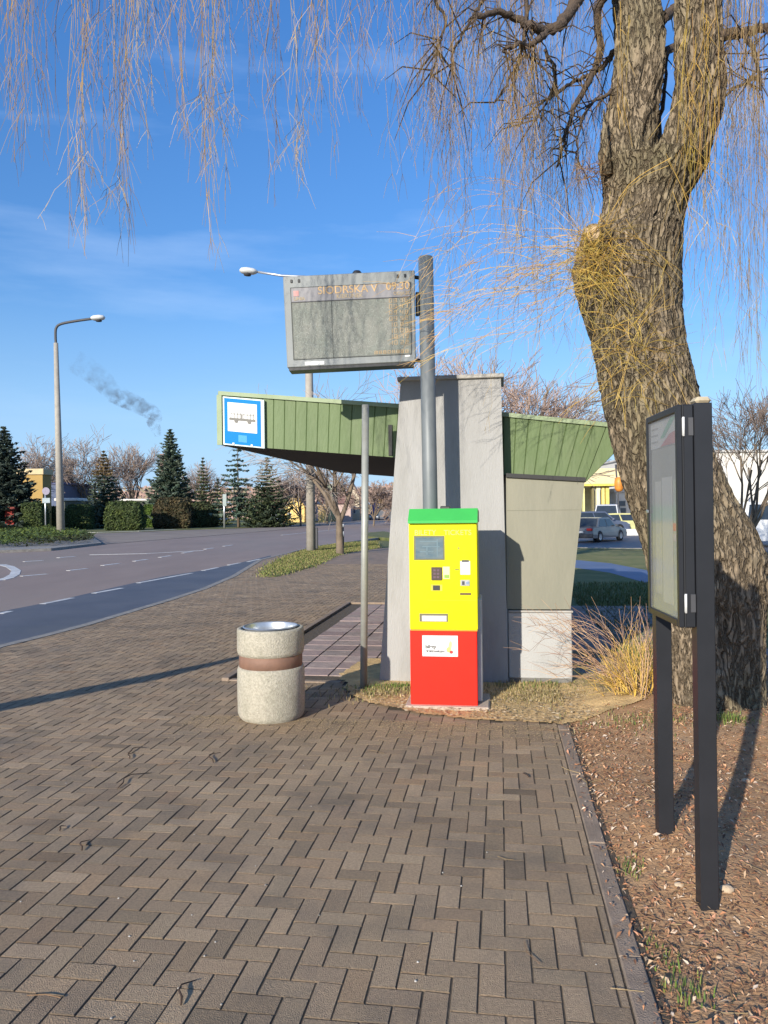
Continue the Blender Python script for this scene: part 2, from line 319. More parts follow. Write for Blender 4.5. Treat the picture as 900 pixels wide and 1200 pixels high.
# far pavement across the road, with its white kerb
fp = MB(); fp.prism(gp([(92, 640), (300, 623.5), (430, 610.5), (430, 608), (300, 618.5), (207, 621.5), (113, 625)], -0.1), -0.3, -0.10)
struct(fp.build('far_pavement', mat('far_pavement', (0.27, 0.215, 0.17), (0.20, 0.16, 0.13), 0.4, 0.9)))
fk = MB(); K = [G(x, y, -0.02) for x, y in ((-60, 626.5), (70, 624.6), (113, 624), (160, 622.6), (205, 620.6))]
for i in range(len(K) - 1): strip(fk, K[i], K[i + 1], 0.55, 0.0)
struct(fk.build('far_kerb', mat('pale_kerb', (0.60, 0.57, 0.52), None, 2, 0.9)))
fw = MB(); fw.prism(gp([(205, 621), (300, 618), (440, 608), (440, 604.5), (300, 612), (150, 615), (-300, 618), (-300, 627), (113, 623.6)], -0.12), -0.3, -0.115)
struct(fw.build('far_verge', m_grass))

# near pavement: edge lines in the street frame
E_R = AB(G(745, 1200))[0]                       # where the bricks meet the edging
PADF = AB(G(575, 848))[1]                       # front of the dirt pad
pl_a0 = AB(G(264, 797))[0]; pl_b0 = AB(G(262, 797))[1]; pl_b1 = AB(G(412, 707))[1]
PADP = [AB(G(x, y)) for x, y in ((404, 809), (410, 816), (430, 824), (475, 836), (560, 845.5), (668, 850))] + [(E_R + .01, AB(G(668, 850))[1]), (E_R + .25, PADF + .16), (E_R + .7, PADF + .5), (E_R + 1.2, PADF + 1.1), (E_R + 1.7, PADF + 2.5), (pl_a0 + 1.2, PADF + 2.5), (pl_a0 + 1.1, pl_b0 + .3)]
pave = [(AB(Vector((x, y, 0)))) for x, y in KL]
pv = MB()
base_poly = [tuple(p) for p in KL[:12]] + [tuple(G(x, y)[:2]) for x, y in ((304, 676), (324, 676), (368, 664), (399, 649.5), (440, 643), (470, 641))] + [(6.5, 60), (12, 104)] + [tuple(T(1.05, 105, 0)[:2]), tuple(T(1.05, 7.2, 0)[:2]), tuple(T(E_R + .12, 7.0, 0)[:2]), tuple(T(E_R + .12, -6, 0)[:2])]
pv.prism(base_poly, -0.3, -0.0046); struct(pv.build('pavement_bed', [m_joint]))
fpv = MB(); B_FAR = 24.0
far_poly = [p for p in base_poly]
def clip_b(poly, b, keep_far):
    out = []; n = len(poly)
    for i in range(n):
        p = Vector((*poly[i], 0)); q = Vector((*poly[(i + 1) % n], 0)); bp, bq = p.dot(BX) - b, q.dot(BX) - b
        if keep_far: ip, iq = bp >= 0, bq >= 0
        else: ip, iq = bp <= 0, bq <= 0
        if ip: out.append(tuple(p[:2]))
        if ip != iq: t = bp / (bp - bq); s_ = p + (q - p) * t; out.append(tuple(s_[:2]))
    return out
fpv.prism(clip_b(base_poly, B_FAR, True), -0.2, -0.001); struct(fpv.build('far_paving', m_farpave))
bk = MB(); rnd = random.Random(3)
cell = 0.0965; ab_poly = [AB(Vector((*p, 0))) for p in base_poly]
i0 = int(-13 / cell); i1 = int(3 / cell); j1 = int(B_FAR / cell); j0 = int(0.2 / cell)
for j in range(j0, j1):
    for i in range(i0, i1):
        k = (i - j) % 4
        if k == 0: x0, x1, y0, y1 = i, i + 2, j, j + 1
        elif k == 3: x0, x1, y0, y1 = i, i + 1, j, j + 2
        else: continue
        x0 *= cell; x1 *= cell; y0 *= cell; y1 *= cell
        if x0 >= E_R or y1 > B_FAR: continue
        x1 = min(x1, E_R)
        cx, cy = (x0 + x1) / 2, (y0 + y1) / 2
        if x1 - x0 < 0.03: continue
        if not inside(cx, cy, ab_poly): continue
        if cx > pl_a0 - 0.02 and pl_b0 < cy < pl_b1 + .05: continue
        if cy > PADF - .02 and cx > pl_a0 + .2 and cy < pl_b1 and inside(cx, cy - .07, PADP): continue
        w = T(cx, cy, 0)
        if abs(w.x) > w.y * 0.56 + 1.2: continue
        gx = 0.0016 + rnd.random() * 0.0014; c_ = 0.0028; dk = tuple(k_ * .5 for k_ in colr) if 0 else None
        v = rnd.gauss(0, 0.115); h = rnd.gauss(0, 0.018); red = max(0, rnd.gauss(0.0, 0.03))
        v += 0.10 * mnoise.noise(Vector((cx * .5, cy * .5, 0)))
        colr = (1 + v + red, 1 + v + h * .3, 1 + v - red)
        zz = rnd.gauss(0, 0.0005) + 0.0008 * mnoise.noise(Vector((cx * .7, cy * .7, 4)))
        tx, ty = rnd.gauss(0, 0.0004), rnd.gauss(0, 0.0004)
        A0, A1, B0, B1 = x0 + gx + rnd.gauss(0, .0006), x1 - gx + rnd.gauss(0, .0006), y0 + gx + rnd.gauss(0, .0006), y1 - gx + rnd.gauss(0, .0006)
        lo = [T(A0, B0, -0.012), T(A1, B0, -0.012), T(A1, B1, -0.012), T(A0, B1, -0.012)]
        mid = [T(A0, B0, zz - c_ + -tx - ty), T(A1, B0, zz - c_ + tx - ty), T(A1, B1, zz - c_ + tx + ty), T(A0, B1, zz - c_ - tx + ty)]
        hi = [T(A0 + c_, B0 + c_, zz - tx - ty), T(A1 - c_, B0 + c_, zz + tx - ty), T(A1 - c_, B1 - c_, zz + tx + ty), T(A0 + c_, B1 - c_, zz - tx + ty)]
        if w.y < 10:
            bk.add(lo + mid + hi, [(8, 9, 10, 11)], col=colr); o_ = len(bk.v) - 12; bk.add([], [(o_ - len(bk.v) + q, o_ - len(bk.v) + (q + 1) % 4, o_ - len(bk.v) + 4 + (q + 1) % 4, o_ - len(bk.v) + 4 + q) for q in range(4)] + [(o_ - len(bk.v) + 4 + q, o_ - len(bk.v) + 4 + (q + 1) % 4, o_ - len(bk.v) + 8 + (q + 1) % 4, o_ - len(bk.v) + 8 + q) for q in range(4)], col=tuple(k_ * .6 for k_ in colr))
        else:
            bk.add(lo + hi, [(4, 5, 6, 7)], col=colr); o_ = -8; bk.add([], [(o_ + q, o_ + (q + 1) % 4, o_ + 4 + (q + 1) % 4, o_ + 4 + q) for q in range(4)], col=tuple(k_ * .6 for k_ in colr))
struct(bk.build('pavement', m_brick))
ed = MB(); bb = -1.0                             # concrete edging between bricks and mulch, one metre slabs
while bb < PADF - 0.05:
    e = min(bb + 1.0, PADF); dz = rnd.gauss(0, .002); ed.rbox(T, E_R + 0.004, E_R + 0.088, bb + 0.003, e - 0.003, -0.2, 0.006 + dz, r=0.006); bb += 1.0
struct(ed.build('pavement_edging', m_edge))
kb = MB()                                        # road kerb, one metre stones
for i in range(len(KL) - 1):
    p = Vector((*KL[i], 0)); q = Vector((*KL[i + 1], 0)); L_ = (q - p).length; n = max(1, round(L_)); d_ = (q - p).normalized(); nn = Vector((-d_.y, d_.x, 0))
    for s_ in range(n):
        a_ = p + (q - p) * (s_ / n) + d_ * .004; c_ = p + (q - p) * ((s_ + 1) / n) - d_ * .004
        fn = lambda x, y, z, a_=a_, c_=c_, nn=nn: a_ + (c_ - a_) * x + nn * y + Vector((0, 0, z))
        kb.hexa([fn(0, -.06, -.3), fn(1, -.06, -.3), fn(1, .12, -.3), fn(0, .12, -.3), fn(0, -.06, .008), fn(1, -.06, .008), fn(1, .09, .008), fn(0, .09, .008)])
struct(kb.build('kerb', m_kerb))

# tiled platform of the shelter
tl = MB(); ts = 0.35
pa1 = 1.0
tl.prism([tuple(T(a, b, 0)[:2]) for a, b in ((pl_a0 + .14, pl_b0 + .14), (pa1, pl_b0 + .14), (pa1, pl_b1 - .1), (pl_a0 + .14, pl_b1 - .1))], -0.2, -0.006)
n_b = int((pl_b1 - pl_b0) / ts) + 1
for j in range(n_b):
    for i in range(16):
        a0 = pl_a0 + 0.30 + i * ts; b0 = pl_b0 + 0.30 + j * ts
        if b0 + ts > pl_b1 - .1: continue
        v = rnd.gauss(0, .10); pk = (i + j) % 2 * 0.10
        dz = rnd.gauss(0.004, .002)
        tl.rbox(T, a0 + .005, a0 + ts - .005, b0 + .005, b0 + ts - .005, -.05, dz, r=.006, col=(1 + v, 1 + v - pk * .6, 1 + v - pk * .4))
struct(tl.build('platform', [m_tile]))
pe = MB()
pe.rbox(T, pl_a0 - .03, pl_a0 + .05, pl_b0 - .03, pl_b1, -.2, .03, r=.008)
pe.rbox(T, pl_a0 + .05, pa1, pl_b1 - .08, pl_b1, -.2, .03, r=.008)
pe.rbox(T, pl_a0 + .05, pl_a0 + 1.2, pl_b0 - .03, pl_b0 + .05, -.2, .012, r=.006)
struct(pe.build('platform_edging', m_edge))

# mulch bed to the right with a slight mound by the notice board
NB2 = G(779, 971, 0.09)
def mz(x, y):
    d2 = (x - NB2.x) ** 2 + (y - NB2.y) ** 2
    tr = (x - 2.75) ** 2 + (y - 6.5) ** 2
    e = max(0.0, min(1.0, (Vector((x, y, 0)).dot(AX) - E_R - .09) / .35))
    return e * (0.095 * math.exp(-d2 / .30) + 0.08 * math.exp(-tr / .9) + 0.03 * mnoise.noise(Vector((x * 1.3, y * 1.3, 0))) + 0.010 * mnoise.noise(Vector((x * 6, y * 6, 2)))) - 0.012 * (1 - e)
mu = MB(); na, nb = 150, 190; vs = []; fs = []
for j in range(nb + 1):
    for i in range(na + 1):
        ta = (i / na) ** 1.5
        a = E_R + .086 + ta * 9.0; b = -1.0 + 10.6 * j / nb
        p = T(a, b, 0); vs.append((p.x, p.y, mz(p.x, p.y) + 0.0))
for j in range(nb):
    for i in range(na): k = j * (na + 1) + i; fs.append((k, k + 1, k + na + 2, k + na + 1))
mu.add(vs, fs, smooth=True); struct(mu.build('mulch_bed', m_mulch))
# dry dirt pad round the ticket machine and the wall
pd = MB(); vs = []; fs = []; na, nb = 170, 130
pa0 = pl_a0 + 0.35
for j in range(nb + 1):
    for i in range(na + 1):
        a = pa0 + (E_R + 1.3 - pa0) * i / na; b = PADF + .02 + 2.6 * j / nb
        p = T(a, b, 0); e = min(1, j / 4, i / 4, (na - i) / 12)
        z = 0.007 + e * (0.006 + 0.011 * mnoise.noise(Vector((p.x * 2.5, p.y * 2.5, 9))) + .006 * mnoise.noise(Vector((p.x * 12, p.y * 12, 9))))
        if a > E_R: z += mz(p.x, p.y) * (1 if a < E_R + .8 else .4)
        vs.append((p.x, p.y, z))
for j in range(nb):
    for i in range(na):
        a = pa0 + (E_R + 1.3 - pa0) * i / na; b = PADF + 2.6 * j / nb
        jx = .05 * mnoise.noise(Vector((a * 5, b * 5, 0))) + .025 * mnoise.noise(Vector((a * 22, b * 22, 0)))
        if not inside(a + jx, b + jx, PADP): continue
        k = j * (na + 1) + i; fs.append((k, k + 1, k + na + 2, k + na + 1))
pd.add(vs, fs, smooth=True); struct(pd.build('dirt_patch', m_dirt))
# lawn, path and car park to the right
lw = MB(); lw.prism([tuple(T(1.1, 106, 0)[:2]), tuple(T(1.1, 8.9, 0)[:2]), (60, 8.2), (140, 8.2), (160, 140)], -0.3, -0.03); struct(lw.build('lawn', m_lawn))
bp_ = MB(); bp_.prism(gp([(640, 653), (673, 656), (715, 660), (757, 668), (800, 676), (900, 688), (980, 700), (980, 716), (900, 704), (800, 690), (757, 683), (715, 671), (673, 665), (640, 661)], -0.026), -0.2, -0.026)
struct(bp_.build('path', mat('path_asphalt', (0.12, 0.16, 0.27), (0.095, 0.13, 0.22), 0.8, 0.6, 0.3, 100)))  # sky reflection put into the asphalt's blue base colour
cp = MB(); cp.prism(gp([(560, 640), (757, 643), (1000, 651), (1400, 662), (1300, 608), (740, 603), (600, 606)], -0.026), -0.2, -0.026)
struct(cp.build('car_park', m_bay))
ck = MB(); q0, q1, q2 = G(560, 641, 0), G(757, 644, 0), G(1000, 652, 0)
strip(ck, q0, q1, .2, .05); strip(ck, q1, q2, .2, .05); struct(ck.build('car_park_kerb', m_kerb))

# grass verge between road and pavement (tip at 304,675)
vg = MB(); vpoly = gp([(304, 675.5), (312, 664), (330, 654), (368, 641.5), (400, 637), (427, 635), (441, 634.5), (443, 642), (399, 649.5), (368, 664), (324, 676)])
vg.prism(vpoly, -0.2, 0.012); struct(vg.build('verge', m_grass))
vg2 = MB(); v2 = gp([(425, 625), (450, 623), (470, 627), (470, 632), (430, 629)]); vg2.prism(v2, -0.2, 0.03); struct(vg2.build('side_verge', m_grass))

# ------------------------------------------------------------------ loose ground cover
def blades(mb, n, sampler, hmin, hmax, cols, w=0.004, lean=0.6):
    for _ in range(n):
        q = sampler()
        if q is None: continue
        x, y, z = q; h = random.uniform(hmin, hmax); a = random.random() * 6.28; l = random.random() * lean * h
        c = random.choice(cols); v = random.uniform(.75, 1.25); c = tuple(k * v for k in c)
        dx, dy = math.cos(a), math.sin(a); ww = w * random.uniform(.7, 1.4)
        mb.add([(x - dy * ww, y + dx * ww, z - .01), (x + dy * ww, y - dx * ww, z - .01), (x + dx * l * .5 + dy * ww * .7, y + dy * l * .5 - dx * ww * .7, z + h * .6), (x + dx * l * .5 - dy * ww * .7, y + dy * l * .5 + dx * ww * .7, z + h * .6), (x + dx * l, y + dy * l, z + h)],
               [(0, 1, 2, 3), (3, 2, 4)], col=c)
gv = MB()
xs = [p[0] for p in vpoly]; ys = [p[1] for p in vpoly]
def sv():
    x = random.uniform(min(xs), max(xs)); y = random.uniform(min(ys), max(ys)); return (x + random.gauss(0, .10), y + random.gauss(0, .35), .02) if inside(x, y, vpoly) else None
blades(gv, 30000, sv, .015, .06, [(.16, .19, .04), (.11, .15, .03), (.30, .25, .10), (.22, .20, .07)], w=.012)
struct(gv.build('verge_grass', m_blade), 'stuff')
gn = MB()
def sm(n, cx, cy, sx, sy, hm, cols, w=.003, lean=.7, hmin=.02):
    def f():
        x = random.gauss(cx, sx); y = random.gauss(cy, sy); a = Vector((x, y, 0)).dot(AX); b = Vector((x, y, 0)).dot(BX)
        if a < E_R + .1 and b < PADF: return None
        return (x, y, (mz(x, y) if a > E_R + .1 else .016))
    blades(gn, n, f, hmin, hm, cols, w, lean)
GRN = [(.13, .20, .03), (.09, .15, .03), (.20, .22, .05)]; DRY = [(.42, .32, .15), (.34, .25, .11), (.50, .40, .20), (.22, .20, .07)]
p = G(790, 1160); sm(60, p.x + .03, p.y, .05, .05, .055, GRN)
p = G(775, 1115); sm(50, p.x, p.y, .03, .07, .03, GRN)
p = G(735, 1020); sm(50, p.x + .02, p.y, .03, .05, .04, GRN)
p = G(850, 850); sm(260, p.x, p.y, .10, .08, .06, GRN)
p = G(740, 850); sm(350, p.x + .1, p.y, .25, .12, .05, GRN + DRY)
p = G(450, 812); sm(500, p.x, p.y, .13, .10, .045, GRN + DRY)
p = G(470, 806); sm(380, p.x, p.y - .05, .2, .05, .06, GRN)
p = G(500, 815); sm(900, p.x, p.y, .5, .16, .03, DRY)
p = G(640, 815); sm(2200, p.x, p.y, .35, .22, .03, DRY)
p = G(660, 806); sm(700, p.x, p.y + .05, .45, .08, .05, DRY + GRN)
def sl_():
    y = 7.6 + 10 * random.random() ** 1.7; x = random.uniform(.20 * y + .3, .36 * y); p_ = Vector((x, y, 0))
    return (x, y, -.03 if p_.dot(BX) > 9.6 else max(0, mz(x, y))) if p_.dot(AX) > 1.35 else None
blades(gn, 16000, sl_, .03, .075, [(.16, .19, .05), (.11, .15, .04), (.26, .23, .10), (.20, .19, .07)], w=.008)
struct(gn.build('grass_tufts', m_blade), 'stuff')
lt = MB(); rl = random.Random(11)
LC = [(.52, .24, .11), (.42, .19, .09), (.60, .34, .18), (.66, .46, .28), (.16, .08, .045), (.74, .58, .43), (.46, .25, .13), (.56, .28, .16), (.26, .13, .07), (.36, .18, .09), (.20, .10, .055)]
for _ in range(60000):
    b = -0.5 + 9.6 * rl.random() ** 1.25; a = E_R + .02 + (rl.random() ** 1.2) * 3.6
    if b > PADF and a < E_R + 1.2 * min(1, (b - PADF) / .5) and rl.random() < .93: continue
    if a < E_R + .09 and rl.random() < .8: continue
    q = T(a, b, 0)
    if q.x > q.y * .56 + .5: continue
    z = max(mz(q.x, q.y), .006 if a < E_R + .09 else -1) + .002; s_ = rl.uniform(.005, .017) * (1 if rl.random() < .9 else 1.5); an = rl.random() * 6.28
    el = rl.uniform(.2, .6); c = rl.choice(LC); v = rl.uniform(.8, 1.25)
    u = Vector((math.cos(an), math.sin(an), rl.uniform(-.7, .7))) * s_; w_ = Vector((-math.sin(an), math.cos(an), rl.uniform(-.5, .5))) * s_ * el
    ctr = Vector((q.x, q.y, z + .004 + rl.random() * .012)); up = Vector((0, 0, rl.uniform(.001, .006)))
    lt.add([ctr - u, ctr - w_ * .8 + up, ctr + u * .9, ctr + w_ + up], [(0, 1, 2, 3)], col=tuple(k * v for k in c))
for _ in range(1900):                           # dead willow twigs in the bed and a few on the bricks
    b = 0.8 + 8 * rl.random(); a = E_R + rl.uniform(.05, 3.2) if rl.random() < .8 else rl.uniform(-3, E_R)
    q = T(a, b, 0); z = (mz(q.x, q.y) if a > E_R + .09 else .004) + .006; an = rl.random() * 6.28; l = rl.uniform(.03, .16)
    k = rl.uniform(-.6, .6)
    if a < E_R and rl.random() < .9: continue
    pth = [(q.x + l * t * math.cos(an + k * t), q.y + l * t * math.sin(an + k * t), z) for t in (0, .5, 1)]
    lt.tube(pth, rl.uniform(.0012, .0025), 3, col=rl.choice([(.30, .20, .09), (.22, .13, .07), (.40, .29, .15)]))
for _ in range(9000):                           # sandy crumbs drifting off the dirt pad on to the bricks
    a = rl.uniform(pl_a0 + .2, E_R + .1); b = PADF - abs(rl.gauss(0, .28)); q = T(a, b, .003); s_ = rl.uniform(.002, .007); an = rl.random() * 6.28; v = rl.uniform(.7, 1.2)
    lt.add([q + Vector((math.cos(an + k * 1.57) * s_, math.sin(an + k * 1.57) * s_ * .7, .002 * (k % 2))) for k in range(4)], [(0, 1, 2, 3)], col=(.50 * v, .37 * v, .21 * v))
for _ in range(9000):                           # dry straw and grit on the pad
    a = rl.uniform(pl_a0 + .4, E_R + 1.25); b = PADF + rl.random() ** 1.3 * 1.1; q = T(a, b, .030); s_ = rl.uniform(.004, .022); an = rl.random() * 6.28; v = rl.uniform(.6, 1.25); w_ = rl.uniform(.12, .5)
    if not inside(a, b, PADP): continue
    u = Vector((math.cos(an), math.sin(an), rl.uniform(-.2, .2))) * s_; n_ = Vector((-math.sin(an), math.cos(an), .3)) * s_ * w_
    lt.add([q - u, q - n_, q + u, q + n_], [(0, 1, 2, 3)], col=tuple(v * c for c in rl.choice([(.62, .46, .26), (.50, .36, .20), (.35, .25, .14), (.70, .56, .36)])))
struct(lt.build('leaf_litter', m_litter), 'stuff')
lq = MB()                                       # dead shoots trapped in the joints
for px, py, l in ((150, 884, .16), (152, 890, .12), (250, 895, .22), (138, 925, .3), (96, 998, .12), (70, 975, .06), (212, 1180, .14), (620, 912, .08)):
    q = G(px, py); an = rl.uniform(.6, 1.6)
    pts = [(q.x + l * t * math.cos(an + .6 * math.sin(3 * t)), q.y + l * t * math.sin(an + .6 * math.sin(3 * t)), .008 + .01 * math.sin(3.1 * t)) for t in (0, .25, .5, .75, 1)]
    lq.tube(pts, [.004, .0045, .004, .003, .0015], 5, col=(.07, .04, .025))
for _ in range(34):                             # grit and small droppings on the bricks
    q = G(rl.uniform(0, 700), 850 + 345 * rl.random()); 
    if AB(q)[0] > E_R: continue
    r_ = rl.uniform(.002, .006); v = rl.uniform(.30, .60); lq.lathe((q.x, q.y, .001), [(r_, 0), (r_ * .8, .003), (.0005, .004)], 7, col=(v, v * .93, v * .82))
struct(lq.build('fallen_twigs', m_litter), 'stuff')
# pale stones in the bed
for k, (px, py, s_, lb) in enumerate(((716, 456 + 0, 0, ''),)): pass
def stone(px, py, r_, lb):
    q = G(px, py, .02); q.z = mz(q.x, q.y) + r_ * .3; mb = MB(); n, m = 10, 7; vs = []; rs = random.Random(px)
    for i in range(m):
        th = math.pi * i / (m - 1)
        for j in range(n):
            ph = 6.283 * j / n; d = Vector((math.sin(th) * math.cos(ph), math.sin(th) * math.sin(ph), math.cos(th)))
            k = 1 + .3 * mnoise.noise(d * 1.5 + Vector((px, 0, 0))); vs.append(q + Vector((d.x * r_ * k * 1.2, d.y * r_ * k, d.z * r_ * .7 * k)))
    mb.add(vs, [(i * n + j, (i + 1) * n + j, (i + 1) * n + (j + 1) % n, i * n + (j + 1) % n) for i in range(m - 1) for j in range(n)], smooth=True)
    tag(mb.build('stone', mat('pale_stone', (.55, .42, .28), (.42, .32, .22), 20, .9, .6, 60), loc=tuple(q)), lb, 'stone', 'pale stones in the mulch bed')
stone(852, 1048, .026, 'pale tan stone just right of the near foot of the notice board post')
stone(796, 1040, .018, 'small tan stone left of the near notice board post')
stone(874, 914, .022, 'white stone lying beside the long shadow near the tree')
stone(843, 1113, .010, 'smallest white pebble in the mulch below the notice board')
# red-brown chip on the bricks
# ------------------------------------------------------------------ bus shelter
m_pill = mat('shelter_render', (0.35, 0.345, 0.335), (0.31, 0.305, 0.295), 2.2, 0.9, 0.5, 90, dirt=((0.19, 0.18, 0.155), 3.2, 0.5), stretch=(1, 1, .22))
m_cap = mat('cap_metal', (0.42, 0.40, 0.36), (0.30, 0.28, 0.25), 5, 0.6)
m_green = mat('green_sheet', (0.135, 0.185, 0.085), (0.105, 0.15, 0.065), 2.5, 0.55, 0.3, 40, dirt=((0.20, 0.235, 0.14), 2.6, 0.5), stretch=(1, 1, .35), spec=.25)
m_gtrim = mat('green_trim', (0.27, 0.33, 0.20), (0.21, 0.27, 0.15), 4, 0.6)
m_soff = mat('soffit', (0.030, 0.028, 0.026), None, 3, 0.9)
m_olive = mat('olive_board', (0.245, 0.235, 0.18), (0.205, 0.20, 0.155), 2.0, 0.8, 0.3, 40, dirt=((0.20, 0.20, 0.15), 2.0, 0.4), stretch=(1, 1, .3))
m_plin = mat('white_plinth', (0.41, 0.41, 0.40), (0.36, 0.36, 0.35), 3, 0.85, 0.4, 80, dirt=((0.28, 0.27, 0.25), 2.0, 0.4))
m_seam_shadow = mat('dark_seam_and_shadow', (0.045, 0.045, 0.045), None, 5, 0.9)
m_base = mat('base_course', (0.17, 0.165, 0.155), None, 6, 0.9, .5, 60)
bP = AB(G(520, 800))[1]                          # front plane of the end wall
sh = thing('bus_shelter', 'concrete bus shelter with green sheet metal roof and pale grey end wall', 'bus shelter', T(0.2, bP + 1, 0))
def pf(x, y, b): return PB(x, y, b)
(aBL, _), (aTL, zT), (aTR, _), (aBR, _) = pf(443.5, 797, bP), pf(469.5, 447, bP), pf(587, 447, bP), pf(596, 800, bP)
D_W = 0.55
w_ = MB()
w_.hexa([T(aBL, bP, -.1), T(aBR, bP, -.1), T(aBR, bP + D_W, -.1), T(aBL, bP + D_W, -.1), T(aTL, bP, zT), T(aTR, bP, zT), T(aTR, bP + D_W, zT), T(aTL, bP + D_W, zT)])
w_.build('end_wall', m_pill, sh)
c_ = MB(); c_.rbox(T, aTL - .03, aTR + .03, bP - .035, bP + D_W + .03, zT, zT + .04, r=.006); c_.build('wall_cap', m_cap, sh)
w2 = MB(); dB = 5.9
w2.hexa([T(aBL, bP + dB, -.1), T(aBR, bP + dB, -.1), T(aBR, bP + dB + D_W, -.1), T(aBL, bP + dB + D_W, -.1), T(aTL, bP + dB, zT), T(aTR, bP + dB, zT), T(aTR, bP + dB + D_W, zT), T(aTL, bP + dB + D_W, zT)])
w2.build('end_wall', m_pill, sh)
# olive back wall seen end on, above its white plinth
bO = bP + 0.05
o1 = [pf(593, 556, bO), pf(685.5, 561, bO), pf(668.5, 714, bO), pf(594, 714, bO)]
mo = MB(); mo.prism([(a, z) for a, z in o1], bO, bO + 6.2, fn=lambda x, y, z: T(x, z, y))
mo.build('back_wall', m_olive, sh)
zs = pf(630, 598, bO)[1]
jl = MB(); jl.box(T, o1[0][0] + .005, o1[1][0] - .055, bO - .002, bO + .01, zs - .002, zs + .002); jl.build('board_joint', mat('olive_joint', (.17, .165, .12), None), sh)
tr_ = MB(); p1 = pf(593, 557, bO); p2 = pf(686, 562, bO)
tr_.hexa([T(p1[0], bO - .03, p1[1] - .02), T(p2[0], bO - .03, p2[1] - .02), T(p2[0], bO + .02, p2[1] - .02), T(p1[0], bO + .02, p1[1] - .02),
          T(p1[0], bO - .03, p1[1] + .02), T(p2[0], bO - .03, p2[1] + .02), T(p2[0], bO + .02, p2[1] + .02), T(p1[0], bO + .02, p1[1] + .02)])
tr_.build('wall_trim', m_seam_shadow, sh)
q0 = pf(597.2, 716, bO); q1 = pf(671, 803, bO)
zq = q0[1]; pl = MB(); pl.rbox(T, aBR + .004, q1[0], bO - .01, bO + 6.2, .05, zq - .012, r=.008); pl.build('plinth', m_plin, sh)
pc = MB(); pc.rbox(T, aBR + .004, q1[0] + .012, bO - .025, bO + 6.2, zq - .010, zq + .008, r=.004); pc.build('plinth_cap', m_cap, sh)
bc = MB(); bc.box(T, aBL + .02, q1[0] - .004, bO + .0, bO + 6, -.1, .055); bc.build('base_course', m_base, sh)
# roof: one long wedge, its front fascia clad in upright green sheets
bF = bP + 0.22; RL = 6.35
LT, LB = pf(256.5, 460, bF), pf(257.5, 521, bF); MT, MB_ = pf(467, 475, bF), pf(463, 536, bF)
NT, NB_ = pf(590, 485, bF), pf(590, 556, bF); RT, RTip, RB = pf(712, 497, bF), pf(720.5, 530, bF), pf(686, 565, bF)
sec = [LT, MT, NT, RT, RTip, RB, NB_, MB_, LB]
rf = MB(); rf.prism(sec, bF + .02, bF + RL, fn=lambda x, y, z: T(x, z, y)); rf.build('roof', m_soff, sh)
def fas(top0, top1, bot0, bot1, n, mb, b0, groove=.10):
    for i in range(n):
        for (t0, t1, d0, d1) in ((i / n, (i + .06) / n, .014, 0), ((i + .06) / n, (i + 1 - .06) / n, 0, 0.006), ((i + 1 - .06) / n, (i + 1) / n, .006, .014)):
            A = [(lerp(top0[0], top1[0], t), lerp(top0[1], top1[1], t)) for t in (t0, t1)]; B = [(lerp(bot0[0], bot1[0], t), lerp(bot0[1], bot1[1], t)) for t in (t0, t1)]
            mb.add([T(B[0][0], b0 + d0, B[0][1]), T(B[1][0], b0 + d1, B[1][1]), T(A[1][0], b0 + d1, A[1][1]), T(A[0][0], b0 + d0, A[0][1])], [(0, 1, 2, 3)])
fa = MB()
fas(LT, MT, LB, MB_, 16, fa, bF); fas(MT, NT, MB_, NB_, 9, fa, bF); fas(NT, RT, NB_, RB, 8, fa, bF)
fa.add([T(RB[0], bF, RB[1]), T(RTip[0], bF + .001, RTip[1]), T(RT[0], bF, RT[1])], [(0, 1, 2)])
# left end, right end and top sheets
fa.hexa([T(LB[0] - .012, bF, LB[1]), T(LB[0], bF, LB[1]), T(LB[0], bF + RL, LB[1]), T(LB[0] - .012, bF + RL, LB[1]), T(LT[0] - .012, bF, LT[1]), T(LT[0], bF, LT[1]), T(LT[0], bF + RL, LT[1]), T(LT[0] - .012, bF + RL, LT[1])])
for (u, v) in ((RT, RTip), (RTip, RB)):
    fa.add([T(u[0] + .004, bF, u[1]), T(v[0] + .004, bF, v[1]), T(v[0] + .004, bF + RL, v[1]), T(u[0] + .004, bF + RL, u[1])], [(0, 1, 2, 3)])
fa.build('fascia', m_green, sh)
tp = MB()
for (u, v) in ((LT, MT), (MT, NT), (NT, RT)):
    tp.hexa([T(u[0], bF - .02, u[1] - .028), T(v[0], bF - .02, v[1] - .028), T(v[0], bF + RL, v[1] + .002), T(u[0], bF + RL, u[1] + .002),
             T(u[0], bF - .02, u[1] + .014), T(v[0], bF - .02, v[1] + .014), T(v[0], bF + RL, v[1] + .014), T(u[0], bF + RL, u[1] + .014)])
tp.box(T, LT[0] - .02, LT[0] + .035, bF - .018, bF + .004, LB[1] - .005, LT[1] - .028)
tp.build('flashing', m_gtrim, sh)
ve = MB(); a0 = pf(456.5, 500, bF)[0]; ve.box(T, a0 - .012, a0 + .028, bF - .012, bF + .01, pf(457, 534, bF)[1], pf(457, 498, bF)[1]); ve.build('shadow_strip', m_seam_shadow, sh)  # cast shadow of the display pole, drawn as a dark strip on the fascia

